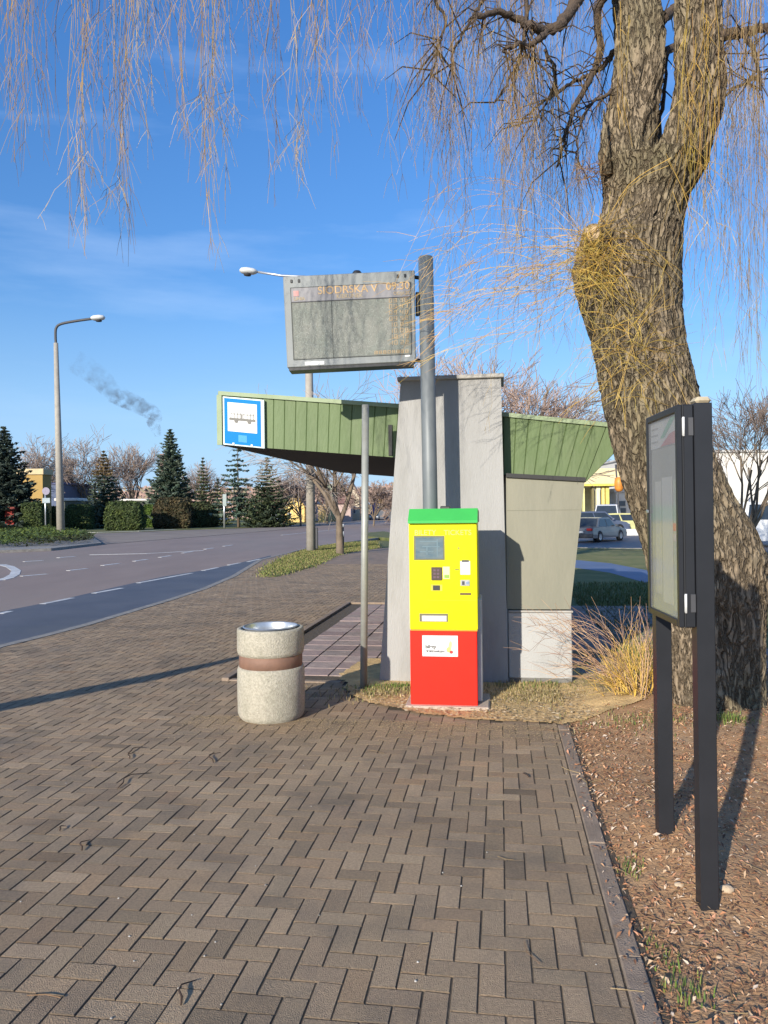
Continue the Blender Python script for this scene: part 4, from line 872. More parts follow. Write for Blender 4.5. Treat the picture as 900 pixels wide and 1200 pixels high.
# in-frame dark boughs
rw = random.Random(21)
def smooth_path(pts, n=6):
    out = []
    for i in range(len(pts) - 1):
        p0 = pts[max(i - 1, 0)]; p1 = pts[i]; p2 = pts[i + 1]; p3 = pts[min(i + 2, len(pts) - 1)]
        for k in range(n):
            t = k / n; out.append(.5 * ((2 * p1) + (p2 - p0) * t + (2 * p0 - 5 * p1 + 4 * p2 - p3) * t * t + (3 * p1 - p0 - 3 * p2 + p3) * t ** 3))
    out.append(pts[-1]); return out
bough_defs = [
 ([(716, -40, 6.5), (700, -20, 6.3), (680, -5, 6.1), (667, 15, 6.0), (655, 30, 5.9), (640, 37, 5.9), (622, 30, 5.8), (604, 22, 5.8), (585, 14, 5.7), (560, 20, 5.6)], .060, .020),
 ([(640, 36, 5.9), (632, 46, 5.8), (618, 54, 5.8), (606, 52, 5.7), (590, 60, 5.7)], .030, .012),
 ([(730, -30, 6.6), (712, -10, 6.7), (700, 15, 6.8), (704, 50, 6.9), (697, 80, 6.9), (683, 108, 6.9), (672, 128, 6.8), (664, 155, 6.8), (657, 180, 6.8), (653, 196, 6.8)], .048, .010),
 ([(720, 60, 6.8), (708, 76, 6.9), (690, 88, 7.0), (668, 98, 7.0), (648, 112, 7.0), (625, 128, 7.1), (608, 148, 7.1)], .028, .007),
 ([(718, 106, 6.6), (706, 114, 6.6), (694, 120, 6.6), (684, 136, 6.6), (678, 158, 6.6), (674, 186, 6.6)], .018, .005),
 ([(638, 60, 6.2), (650, 80, 6.2), (648, 105, 6.3), (636, 128, 6.3), (620, 150, 6.3)], .016, .005),
 ([(612, -20, 6), (618, 10, 6), (612, 60, 6), (596, 95, 6), (580, 120, 6)], .022, .006),
 ([(520, -30, 5.6), (510, 0, 5.6), (522, 22, 5.6), (512, 60, 5.6), (505, 90, 5.6)], .018, .005),
 ([(575, -30, 5.8), (566, 0, 5.8), (548, 30, 5.8), (532, 62, 5.7), (528, 82, 5.7)], .018, .006),
 ([(842, 45, 6.4), (856, 39, 6.4), (872, 38, 6.3), (890, 34, 6.2), (915, 32, 6.1), (960, 40, 6)], .050, .028),
 ([(868, 38, 6.3), (880, 52, 6.2), (887, 75, 6.2), (892, 105, 6.1)], .026, .010),
 ([(776, 22, 6.8), (784, 16, 7.0), (792, 8, 7.1)], .05, .04), ([(776, 62, 6.8), (786, 57, 7.0), (795, 52, 7.1)], .04, .03),
 ([(850, 112, 6.5), (862, 102, 6.5), (876, 98, 6.5), (893, 84, 6.5), (910, 80, 6.4)], .012, .005),
 ([(768, 190, 6.9), (772, 150, 7.0), (778, 105, 7.0), (782, 60, 7.1)], .030, .012)]
for pts, r0, r1 in bough_defs:
    pp = smooth_path([P(*q) for q in pts]); n = len(pp); mb = MB()
    mb.tube([q + Vector((rw.gauss(0, .006), rw.gauss(0, .006), rw.gauss(0, .006))) for q in pp], [lerp(r0, r1, (i / (n - 1)) ** .8) for i in range(n)], 8)
    # side twigs of this bough
    for k in range(int(n * .7)):
        q = pp[rw.randrange(n)]; L_ = rw.uniform(.15, .6); d_ = Vector((rw.uniform(-1, .6), rw.uniform(-.5, .5), rw.uniform(-.9, .5))).normalized()
        mb.tube([q, q + d_ * L_ * .5, q + d_ * L_ * .8 + Vector((0, 0, -.25 * L_))], [.007, .005, .002], 4)
    mb.build('bough', m_dbranch, wt)

# boughs above the frame that carry the curtains, then the hanging strands
crown = MB()
def strand(mb, top, bottom, r0, shoots, cols, wob=.03, sl=(.12, .45), down=.8):
    n = max(5, int((top - bottom).length / .22)); pts = []; off = Vector((0, 0, 0)); ph = rw.random() * 9
    for i in range(n + 1):
        t = i / n; b = top.lerp(bottom, t); b += Vector((mnoise.noise(Vector((t * 2.5, ph, 0))), mnoise.noise(Vector((t * 2.5, ph, 5))), 0)) * wob * 3 * math.sin(min(1, t * 1.3) * 1.57)
        pts.append(b)
    c = rw.choice(cols); v = rw.uniform(.75, 1.25); c = tuple(k * v for k in c)
    mb.tube(pts, [lerp(r0, .0010, (i / n) ** .7) for i in range(n + 1)], 3, cap=False, col=c)
    for _ in range(shoots):
        t = rw.uniform(.1, .98); k = min(n - 1, int(t * n)); q = pts[k].lerp(pts[k + 1], t * n - k); L_ = rw.uniform(*sl) * (1.1 - .4 * t); a = rw.random() * 6.28; s_ = rw.uniform(.15, .6)
        d_ = Vector((math.cos(a) * s_, math.sin(a) * s_, -down * rw.uniform(.6, 1.2)))
        mb.tube([q, q + d_ * L_ * .45, q + d_ * L_ * .8 + Vector((0, 0, -.2 * L_))], [.0014, .0012, .0008], 3, cap=False, col=c)
CB = [(1.12, .90, .56), (.95, .74, .46), (1.25, 1.04, .64), (.70, .55, .38)]; CY = [(1.25, 1.15, .80), (1.1, 1.0, .75), (1.0, .86, .65)]
# (px, spread px, end py, jitter, depth, count, palette)
curt = [(8, 14, 120, 50, 5.2, 7, CB), (30, 18, 185, 40, 5.0, 9, CB), (55, 16, 150, 60, 5.3, 9, CB), (97, 7, 275, 40, 4.6, 11, CB + CY), (118, 12, 215, 50, 4.9, 9, CB), (145, 8, 285, 35, 4.7, 11, CY + CB), (168, 9, 200, 45, 4.9, 9, CY),
        (192, 14, 120, 60, 5.3, 6, CB), (215, 10, 215, 45, 4.9, 8, CB), (243, 9, 285, 35, 4.6, 12, CB + CY), (268, 9, 210, 50, 4.9, 9, CY + CB), (300, 16, 130, 60, 5.2, 8, CB), (325, 10, 205, 60, 5, 6, CB), (352, 10, 205, 35, 4.8, 8, CY), (378, 12, 180, 45, 4.9, 9, CB),
        (415, 12, 130, 50, 5.1, 7, CB), (445, 14, 110, 60, 5.3, 6, CB), (480, 16, 180, 70, 5.4, 10, CB), (505, 18, 200, 60, 5.7, 12, CB + CY), (535, 20, 210, 70, 5.8, 14, CB + CY), (565, 20, 260, 80, 6.0, 14, CB + CY),
        (592, 16, 285, 80, 6.0, 15, CY + CB), (618, 18, 300, 90, 6.2, 15, CY + CB), (645, 18, 290, 90, 6.5, 14, CB + CY), (672, 18, 220, 70, 6.8, 10, CB), (700, 12, 170, 60, 7, 6, CB),
        (855, 10, 250, 90, 6.5, 9, CY), (872, 12, 360, 110, 6.2, 14, CY + CB), (893, 14, 420, 90, 6.0, 16, CY + CB), (925, 20, 380, 80, 5.9, 10, CY + CB), (835, 14, 180, 60, 7.1, 6, CY), (862, 20, 430, 60, 6.9, 7, CY)]
hub = P(770, -300, 6.6)
cb = MB()
for (px, sp_, ey, jit, d, cnt, pal) in curt:
    topz = EYE + .664 * d + rw.uniform(.35, .9); tpx = px + rw.uniform(-8, 8); e = P(px, 0, d); end = Vector((e.x, e.y, topz))
    mid = hub.lerp(end, .5); mid.z = max(hub.z, topz) + .5
    st = hub if abs(end.x - hub.x) > .8 else hub
    path = smooth_path([st + Vector((rw.uniform(-.15, .15), rw.uniform(-.1, .1), rw.uniform(-.6, .1))), hub.lerp(end, .25) + Vector((0, 0, .35)), mid + Vector((rw.uniform(-.2, .2), rw.uniform(-.3, .3), 0)), hub.lerp(end, .8) + Vector((0, 0, .25)), end], 4)
    n = len(path); cb.tube(path, [lerp(.06, .010, i / (n - 1)) for i in range(n)], 6)
    for _ in range(int(cnt * (.85 if px < 450 else 1.15))):
        x = px + rw.gauss(0, sp_ * .6); yy = min(ey + jit * .6, ey + rw.gauss(-jit * .8, jit)); dd_ = d + rw.gauss(0, .22)
        b = P(x + rw.gauss(0, 4), max(15, yy), dd_); t_ = Vector((lerp(b.x, end.x, .35) + rw.gauss(0, .05), lerp(b.y, end.y, .35), topz - rw.uniform(0, .1)))
        strand(crown, t_, b, rw.uniform(.0017, .0029), rw.randint(7, 13), pal)
cb.build('upper_boughs', m_dbranch, wt)
# fans where strands break outward
for (px, py, d, s_) in ((96, 183, 4.6, 1), (143, 215, 4.7, .9), (352, 150, 4.8, .9), (268, 110, 4.9, .7), (240, 105, 4.6, .7)):
    for _ in range(4):
        q = P(px + rw.gauss(0, 3), py + rw.gauss(0, 8), d); L_ = rw.uniform(.15, .45) * s_
        sx = rw.choice((-1, -1, 1)) * rw.uniform(.3, .9); b = q + Vector((sx * L_, rw.uniform(-.2, .2), -L_ * rw.uniform(.6, 1.2)))
        strand(crown, q, b, .0016, 4, CY, wob=.01, sl=(.06, .2))
# thin strands falling from in-frame boughs and in front of the green roof
for pts, r0, r1 in bough_defs[:11]:
    for _ in range(16 if pts[0][0] < 800 else 9):
        k = rw.random() * (len(pts) - 1); i = int(k); a, b = pts[i], pts[min(i + 1, len(pts) - 1)]; t = k - i
        x, y, d = [lerp(u, v, t) for u, v in zip(a, b)]
        if y < -25: continue
        L_ = rw.uniform(60, 230); strand(crown, P(x, y, d), P(x + rw.gauss(-8, 14), y + L_, d + rw.gauss(0, .1)), .0024, rw.randint(6, 11), CB if rw.random() < .6 else CY)
for _ in range(46):                               # sparse pale veil over the right half of the sky and the roof
    x = rw.uniform(510, 735); y0_ = rw.uniform(190, 330); L_ = rw.uniform(60, 190); strand(crown, P(x + rw.uniform(0, 25), y0_, 6.2), P(x - rw.uniform(0, 35), y0_ + L_, 6.0), .0020, 5, CY, wob=.05, sl=(.1, .3))
for _ in range(36):
    x = rw.uniform(800, 905); y0_ = rw.uniform(120, 300); strand(crown, P(x, y0_, 6.6), P(x + rw.gauss(0, 8), y0_ + rw.uniform(80, 180), 6.6), .0022, 6, CY)
crown.build('crown', m_twig, wt)
# yellow shoots bursting from the burl and draping over the trunk
yb = MB(); YC = [(1, 1, 1), (1.1, .95, .8), (.85, .8, .9), (.7, .75, .8)]
def shoot(mb, pts, r0, sub=3, cols=YC, rs=.5):
    pp = smooth_path(pts, 4); n = len(pp); c = rw.choice(cols); mb.tube(pp, [lerp(r0, .0011, i / (n - 1)) for i in range(n)], 3, cap=False, col=c)
    for _ in range(sub):
        q = pp[rw.randrange(n // 3, n)]; t = (pp[-1] - pp[0]).normalized(); L_ = rw.uniform(.08, .35) * rs * 2
        d_ = (t + Vector((rw.uniform(-.6, .6), rw.uniform(-.6, .6), rw.uniform(-.5, .6)))).normalized(); mb.tube([q, q + d_ * L_ * .5, q + d_ * L_ + Vector((0, 0, -.1 * L_))], [.0019, .0015, .0009], 3, cap=False, col=c)
YW = [(.95, .82, 1.2), (.85, .72, 1.3), (1, .95, 1)]
for _ in range(48):                               # long arching ones to the left
    o = P(rw.uniform(676, 702), rw.uniform(278, 345), WD - rw.uniform(.30, .42)); L_ = rw.uniform(.4, 1.55); up_ = rw.uniform(-.7, .75); dyy = rw.uniform(-.5, .2)
    shoot(yb, [o, o + Vector((-.35 * L_, dyy * .3, up_ * .5 * L_)), o + Vector((-.72 * L_, dyy * .6, up_ * .55 * L_ - .05)), o + Vector((-1.0 * L_, dyy, (up_ * .3 - .35) * L_))], rw.uniform(.0013, .0024), 6, YW)
for _ in range(190):                              # dense tuft at the burl
    o = P(rw.uniform(676, 722), rw.uniform(268, 350), WD - rw.uniform(.36, .45)); a = rw.uniform(0, 6.28); L_ = rw.uniform(.08, .30)
    shoot(yb, [o, o + Vector((math.cos(a) * L_ * .5 - .05, -.08, math.sin(a) * L_ * .4)), o + Vector((math.cos(a) * L_ - .05, -.08, math.sin(a) * L_ * .7 - .08 * L_))], .0032, 1)
for _ in range(80):                               # lower tuft and shoots lying across the bark
    x, y = rw.uniform(692, 760), rw.uniform(355, 470); o = P(x, y, WD - .44); a = rw.choice((.5, 2.4, 3.6, 5.3)) + rw.gauss(0, .35); L_ = rw.uniform(.1, .42)
    shoot(yb, [o, o + Vector((math.cos(a) * L_ * .5, -.05, math.sin(a) * L_ * .5 + .02)), o + Vector((math.cos(a) * L_, -.05, math.sin(a) * L_ - .03))], .0026, 1)
for _ in range(34):                               # long ones running down the right limb
    x = rw.uniform(800, 843); y = rw.uniform(-30, 170); L_ = rw.uniform(60, 210); d = WD - .34
    shoot(yb, [P(x, y, d), P(x - rw.uniform(-4, 12), y + L_ * .5, d - .04), P(x - rw.uniform(-5, 32), y + L_, d - .06)], .0030, 2, YW + YC)
for (a, b, c) in (((782, 188), (740, 215), (706, 262)), ((783, 190), (806, 240), (812, 300)), ((722, 5), (728, 60), (731, 120)), ((732, 262), (768, 300), (800, 330)), ((720, 470), (750, 390), (790, 350)), ((735, 20), (737, 70), (733, 150)), ((745, 390), (770, 345), (776, 320)), ((815, 30), (800, 120), (812, 210)), ((700, 330), (760, 380), (790, 440))):
    for k in range(2): j = lambda q: P(q[0] + rw.gauss(0, 5), q[1] + rw.gauss(0, 6), WD - .46); shoot(yb, [j(a), j(b), j(c)], .0024, 2)
for _ in range(46):                               # brown nest-like tangle left of the fork
    o = P(rw.uniform(682, 704), rw.uniform(190, 216), WD - .12); a = rw.uniform(0, 6.28); L_ = rw.uniform(.06, .22)
    shoot(yb, [o, o + Vector((math.cos(a) * L_ * .5, rw.uniform(-.1, .1), math.sin(a) * L_ * .4)), o + Vector((math.cos(a + .8) * L_, rw.uniform(-.1, .1), math.sin(a + .8) * L_ * .6))], .003, 1, [(.45, .35, .6), (.35, .28, .5)])
yb.build('yellow_shoots', m_twigy, wt)

# wiry shrub at the foot of the willow
sq = G(742, 822); sw = MB(); rw = random.Random(33)
SHY = [(1, 1, 1), (1.1, .95, .7), (.9, .82, .9)]; SHR = [(.66, .56, 1.5), (.52, .42, 1.3), (.85, .80, 2.2), (.80, .70, 1.8)]
for _ in range(70):
    o = sq + Vector((rw.gauss(.02, .10), rw.gauss(0, .08), 0)); L_ = rw.uniform(.2, .5); a = rw.uniform(1.0, 2.6)
    shoot(sw, [o, o + Vector((math.cos(a) * L_ * .4, rw.uniform(-.1, .1), math.sin(a) * L_ * .5)), o + Vector((math.cos(a) * L_ * .9, rw.uniform(-.2, .2), math.sin(a) * L_))], rw.uniform(.003, .005), 4, SHY)
for _ in range(30):
    o = sq + Vector((rw.gauss(.0, .08), rw.gauss(.05, .1), .05)); L_ = rw.uniform(.4, .85); h = rw.uniform(.2, .8)
    shoot(sw, [o, o + Vector((-.3 * L_, rw.uniform(-.1, .1), .55 * h)), o + Vector((-.7 * L_, rw.uniform(-.15, .1), .9 * h)), o + Vector((-1.0 * L_, rw.uniform(-.2, .1), (.9 + rw.uniform(-.25, .1)) * h))], rw.uniform(.003, .0048), 5, SHR)
for _ in range(18):
    o = sq + Vector((rw.gauss(.08, .06), rw.gauss(.0, .1), .05)); h = rw.uniform(.4, .8)
    shoot(sw, [o, o + Vector((.03, 0, .5 * h)), o + Vector((rw.uniform(-.1, .1), rw.uniform(-.1, .1), h))], .0045, 3, SHR)
tag(sw.build('twig_shrub', m_twigy, loc=tuple(sq)), 'leafless shrub of yellow and reddish wiry shoots at the foot of the willow', 'shrub')

# invented leaning trunk, added outside the frame to throw the shadow across the paving
lp = MB(); lp.tube([(-6.3, 3.25, -.1), (-5.7, 3.42, .55), (-5.2, 3.55, 1.25), (-4.85, 3.5, 1.75), (-4.66, 3.62, 2.1)], [.17, .14, .13, .12, .06], 12)
lp.tube([(-5.35, 3.5, 1.0), (-5.2, 3.4, 1.35), (-5.22, 3.4, 1.52)], [.08, .06, .04], 8)
tag(lp.build('shadow_caster_trunk', m_bbark, loc=(-6.3, 3.25, 0)), 'invented leaning trunk, added out of view on the left to cast a shadow across the paving', 'tree')
# ------------------------------------------------------------------ background vegetation
def grow(mb, tw, p, d, L_, r, lev, rg, spread, droop, minr, gray, col):
    n = 4; pts = [p]; q = p.copy(); dd_ = d.copy()
    for i in range(n):
        dd_ = (dd_ + Vector((rg.gauss(0, .10), rg.gauss(0, .10), rg.gauss(0, .06) - droop * (1 if lev < 2 else 0)))).normalized(); q = q + dd_ * (L_ / n); pts.append(q.copy())
    r1 = r * .62; tgt = tw if lev <= gray else mb
    tgt.tube(pts, [max(minr, lerp(r, r1, i / n)) for i in range(n + 1)], 6 if lev > gray else 3, cap=False, col=col if lev <= gray else (1, 1, 1))
    if lev == 0: return
    for k in range(rg.choice((3, 4)) if lev > 1 else 5):
        t = rg.uniform(.35, 1.0); i = min(n - 1, int(t * n)); o = pts[i].lerp(pts[i + 1], t * n - i)
        ax = Vector((rg.gauss(0, 1), rg.gauss(0, 1), rg.gauss(0, .5))); ax = (ax - dd_ * ax.dot(dd_)).normalized(); nd = (dd_ + ax * spread * rg.uniform(.6, 1.3)).normalized()
        grow(mb, tw, o, nd, L_ * rg.uniform(.55, .85), r1 * rg.uniform(.55, .8), lev - 1, rg, spread, droop, minr, gray, col)
def bare_tree(name, label, base, h, seed, levels=4, spread=.75, droop=0, trunk_h=.3, minr=.01, width=1, stems=1, col=(1, 1, 1), group=None, r0=None, nb=5, lean=(0, 0)):
    rg = random.Random(seed); t = thing(name, label, 'tree', base, group); mb = MB(); tw = MB(); base = Vector(base); r0 = r0 or h * .018
    for s_ in range(stems):
        o = base + Vector((rg.gauss(0, .1) * (stems > 1), rg.gauss(0, .1) * (stems > 1), -.2)); d = Vector((rg.gauss(0, .04) + (rg.uniform(-.5, .5) if stems > 1 else 0) + lean[0], rg.gauss(0, .04) + lean[1], 1)).normalized()
        th = h * trunk_h; q = o + d * th; mb.tube([o, o + d * th * .1, o + d * th * .5, q], [r0 * 1.3, r0 * 1.0, r0 * .9, r0 * .75], 10, cap=False)
        for k in range(nb):
            a = 6.28 * k / nb + rg.random(); nd = (d + Vector((math.cos(a), math.sin(a), 0)) * spread * width * rg.uniform(.35, 1.0)).normalized()
            if k == 0: nd = d
            grow(mb, tw, q - d * rg.uniform(0, th * .25), nd, h * (1 - trunk_h) * .44, r0 * .62, levels - 1, rg, spread, droop, minr, 1, col)
    mb.build('trunk', m_bbark, t); tw.build('crown', m_btwig, t); return t
def spruce(name, label, base, h, w, seed, group='evergreens beyond the road', whorls=26, per=9, thin=1.0, cols=None, top=None, droop=.25, bare=.06):
    rg = random.Random(seed); t = thing(name, label, 'tree', base, group); base = Vector(base); mb = MB(); mb.tube([base - Vector((0, 0, .3)), base + Vector((0, 0, h * .96))], [h * .018, h * .003], 7); mb.build('trunk', m_bbark, t)
    cr = MB(); cols = cols or [(1, 1, 1), (.8, .9, .85), (1.15, 1.15, 1.25), (.7, .75, .6)]
    for k in range(whorls):
        f = k / (whorls - 1); z = h * lerp(bare, .97, f); R_ = w / 2 * ((1 - f) ** .74 * .97 + .03) * rg.uniform(.86, 1.1); n = max(3, int(per * (1 - f * .6)))
        a0 = rg.random() * 6.28
        for b in range(n):
            if rg.random() > thin: continue
            a = a0 + 6.28 * b / n + rg.gauss(0, .12); r_ = R_ * rg.uniform(.72, 1.12); dx, dy = math.cos(a), math.sin(a); seg = max(3, int(r_ / .22)); c0 = rg.choice(cols)
            for s_ in range(seg):
                t_ = (s_ + .6) / seg; rr_ = r_ * t_; zz_ = z - droop * r_ * t_ + .18 * r_ * t_ * t_ * 1.6 + rg.gauss(0, .04)
                for u in range(3):
                    side = rg.uniform(-1, 1) * r_ * .24 * (1.15 - t_); px_, py_ = base.x + dx * rr_ - dy * side, base.y + dy * rr_ + dx * side; sz = rg.uniform(.26, .52) * (h / 12) * (1.1 - .35 * f)
                    an = a + rg.gauss(0, .6); v = rg.uniform(.7, 1.25); c = c0
                    if top and f > top[0]: c = top[1]
                    c = tuple(q * v for q in c); ex, ey = math.cos(an) * sz, math.sin(an) * sz; wx, wy = -math.sin(an) * sz * .5, math.cos(an) * sz * .5; zz2 = base.z + zz_
                    cr.add([(px_ - ex * .4, py_ - ey * .4, zz2 + rg.uniform(-.02, .05)), (px_ + wx, py_ + wy, zz2 - rg.uniform(.1, 1.0) * sz), (px_ + ex, py_ + ey, zz2 + rg.uniform(-.08, .04)), (px_ - wx, py_ - wy, zz2 - rg.uniform(.1, 1.0) * sz)], [(0, 1, 2, 3)], col=c)
    cr.build('crown', m_needle, t); return t
def hedge(label, px0, px1, pyt, pyb, cols, seed, dep=2.6, group='clipped hedge blocks beyond the road', nm='hedge', rough_=.10, n=2600, leaf=.11):
    rg = random.Random(seed); g0, g1 = G(px0, pyb, -.15), G(px1, pyb, -.15); y = (g0.y + g1.y) / 2; x0, x1 = P(px0, pyb, y).x, P(px1, pyb, y).x; zt = P((px0 + px1) / 2, pyt, y).z
    base = Vector(((x0 + x1) / 2, y + dep / 2, -.15)); mb = MB(); cx, cy, cz = base.x, base.y, (zt - .15) / 2
    hx, hy, hz_ = (x1 - x0) / 2, dep / 2, (zt + .15) / 2
    core = MB()
    def surf(d, k=1.0):
        e = 9; m = (abs(d.x) ** e + abs(d.y) ** e + abs(d.z) ** e) ** (1 / e); q = d / m; f = k * (1 + rough_ * mnoise.noise(Vector((q.x * hx * .9 + seed, q.y * hy * .9, q.z * hz_ * .9))) + rough_ * .5 * mnoise.noise(Vector((q.x * hx * 3, q.y * 3, q.z * hz_ * 3 + seed)))); tp_ = 1 - .10 * max(0, q.z)
        return Vector((cx + q.x * hx * f * tp_, cy + q.y * hy * f * tp_, max(-.12, cz + q.z * hz_ * f)))
    vs = []; a_, b_q = 28, 16
    for i in range(b_q + 1):
        for j in range(a_):
            th = math.pi * i / b_q; ph = 6.283 * j / a_; vs.append(surf(Vector((math.sin(th) * math.cos(ph), math.sin(th) * math.sin(ph), math.cos(th))), .93))
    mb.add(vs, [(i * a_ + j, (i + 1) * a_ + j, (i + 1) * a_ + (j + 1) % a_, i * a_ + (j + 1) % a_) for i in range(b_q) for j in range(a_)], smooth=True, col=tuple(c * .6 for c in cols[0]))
    for _ in range(n):
        d = Vector((rg.gauss(0, 1), rg.gauss(0, 1) - .4, rg.gauss(0, 1))).normalized(); q = surf(d, rg.uniform(.93, 1.04)); s_ = leaf * rg.uniform(.6, 1.5)
        a = Vector((rg.gauss(0, 1), rg.gauss(0, 1), rg.gauss(0, 1) + .5)).normalized() * s_; b = a.orthogonal().normalized() * s_ * .7; v = rg.uniform(.6, 1.35); c = rg.choice(cols)
        mb.add([q - a, q - b, q + a, q + b], [(0, 1, 2, 3)], col=tuple(k * v for k in c))
    return tag(mb.build(nm, m_hedge, loc=tuple(base)), label, nm.replace('_', ' '), group)
def at(px, py, d=None, z=-.15):
    g_ = G(px, py, z); return g_ if d is None else Vector((P(px, py, d).x, d, z))
def hgt(px, pyt, d): return P(px, pyt, d).z + .15

HG = [(.8, .78, .7), (.62, .66, .6), (1.05, .98, .7)]; HD = [(.55, .58, .6), (.42, .48, .5), (.8, .78, .6)]; HR = [(1.15, .58, .8), (.85, .45, .7), (.6, .42, .55)]
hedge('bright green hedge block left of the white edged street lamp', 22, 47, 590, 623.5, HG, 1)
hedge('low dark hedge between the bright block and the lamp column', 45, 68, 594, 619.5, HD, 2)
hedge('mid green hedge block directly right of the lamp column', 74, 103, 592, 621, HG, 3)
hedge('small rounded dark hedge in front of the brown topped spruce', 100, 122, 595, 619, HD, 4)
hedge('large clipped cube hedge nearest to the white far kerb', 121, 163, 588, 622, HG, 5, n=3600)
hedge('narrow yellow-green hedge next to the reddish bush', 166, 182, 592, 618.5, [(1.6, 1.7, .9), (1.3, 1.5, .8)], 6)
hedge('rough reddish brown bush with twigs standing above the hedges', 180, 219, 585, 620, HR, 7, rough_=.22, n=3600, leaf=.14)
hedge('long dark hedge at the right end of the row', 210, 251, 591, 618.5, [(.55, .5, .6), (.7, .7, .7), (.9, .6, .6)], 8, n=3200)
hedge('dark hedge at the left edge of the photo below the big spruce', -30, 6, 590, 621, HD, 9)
# evergreens
def sp2(px, pyb, pyt, wpx, d, lab, seed, **k):
    b = at(px, 0, d); h = hgt(px, pyt, d); return spruce('spruce_tree', lab, b, h, wpx * d / 900, seed, **k)
NB = [(.62, .70, .75), (.5, .55, .6), (.8, .85, .95)]
sp2(-2, 620, 497, 98, 84, 'huge dark spruce cut by the left edge of the photo', 1, cols=NB, whorls=34, per=13, thin=1)
sp2(115, 620, 526, 60, 98, 'spruce with a browned top right of the lamp column', 2, top=(.66, (2.6, 1.35, .8)), whorls=24, per=10)
sp2(193, 620, 500, 68, 100, 'tall full blue-green spruce behind the reddish bush', 3, whorls=34, per=12, cols=[(1, 1, 1), (1.3, 1.3, 1.35), (.8, .95, .9)])
sp2(231, 620, 534, 34, 112, 'slender dark spruce between the tall one and the bus stop sign', 4, whorls=20, per=8, cols=[(.9, .85, .6), (1.2, 1.0, .6), (.7, .8, .6)])
sp2(272, 620, 518, 64, 92, 'open drooping fir with gaps just under the bus stop sign', 5, whorls=15, per=7, thin=.8, droop=.38, cols=[(.9, 1.1, 1.1), (1.1, 1.2, 1.3)], bare=.2)
sp2(306, 620, 534, 72, 90, 'broad bushy spruce under the left part of the green roof', 6, whorls=24, per=11, cols=[(.75, .8, .5), (1.0, .95, .55), (.6, .65, .5)], top=(.75, (1.7, 1.2, .8)))
sp2(248, 620, 560, 46, 105, 'low yellow-green conifer thicket left of the drooping fir', 7, whorls=14, per=11, cols=[(1.3, 1.25, .6), (1.0, .9, .5)])
# far bare trees
PK = (1.02, .93, .90)
for i, (px, pyt, d, w, lab) in enumerate(((33, 503, 120, 1, 'hazy bare tree behind the ochre building'), (95, 512, 125, 1.1, 'wide bare tree behind the lamp column'), (148, 520, 130, .7, 'tall pinkish bare tree between the two full spruces'),
        (235, 540, 135, .9, 'bare tree top showing behind the slender spruce'), (66, 545, 130, .8, 'small bare tree behind the blue building'))):
    b = at(px, 0, d); bare_tree('bare_tree', lab, b, hgt(px, pyt, d), 50 + i, levels=5, spread=.62 * w, trunk_h=.16, minr=.026, col=PK, group='bare trees on the skyline', nb=7)
for i, (px, pyt, d, lab) in enumerate(((345, 545, 95, 'brown bare tree just left of the concrete lamp post'), (430, 556, 90, 'bare tree between the steel post and the yellow shop'), (376, 540, 110, 'distant bare tree behind the concrete lamp post'), (325, 552, 112, 'bare tree rising behind the yellow gabled house'), (458, 562, 100, 'small bare tree against the left side of the grey end wall'))):
    b = at(px, 0, d); bare_tree('bare_tree', lab, b, hgt(px, pyt, d), 70 + i, levels=5, spread=.8, trunk_h=.2, minr=.022, col=(.95, .82, .78), group='bare trees along the street', nb=7)
# the street tree on the verge and trees behind the shelter
b = G(398.5, 648.5, .03); t1_ = bare_tree('street_tree', 'bare street tree on the grass verge beside the concrete lamp post', b, hgt(398, 425, b.y), 91, levels=5, spread=.85, droop=.02, trunk_h=.22, minr=.007, width=1.25, r0=.16, nb=4)
for i, (px, pyt, d, lab) in enumerate(((560, 400, 24, 'pinkish bare tree behind the grey end wall'), (625, 440, 25, 'pinkish bare tree behind the right wing of the roof'), (520, 430, 27, 'bare tree top just right of the display pole'))):
    b = at(px, 0, d, -.03); bare_tree('bare_tree', lab, b, hgt(px, pyt - 6, d), 95 + i, levels=5, spread=.6, trunk_h=.3, minr=.008, col=(1.12, .96, .92), group='pink tinged trees behind the shelter', nb=7)
b = at(866, 0, 22, -.03); bare_tree('bare_tree', 'dark many-stemmed bare tree right of the notice board', b, hgt(870, 440, 22), 120, levels=5, spread=.5, trunk_h=.30, minr=.006, stems=3, r0=.065, col=(.50, .44, .42), nb=3)
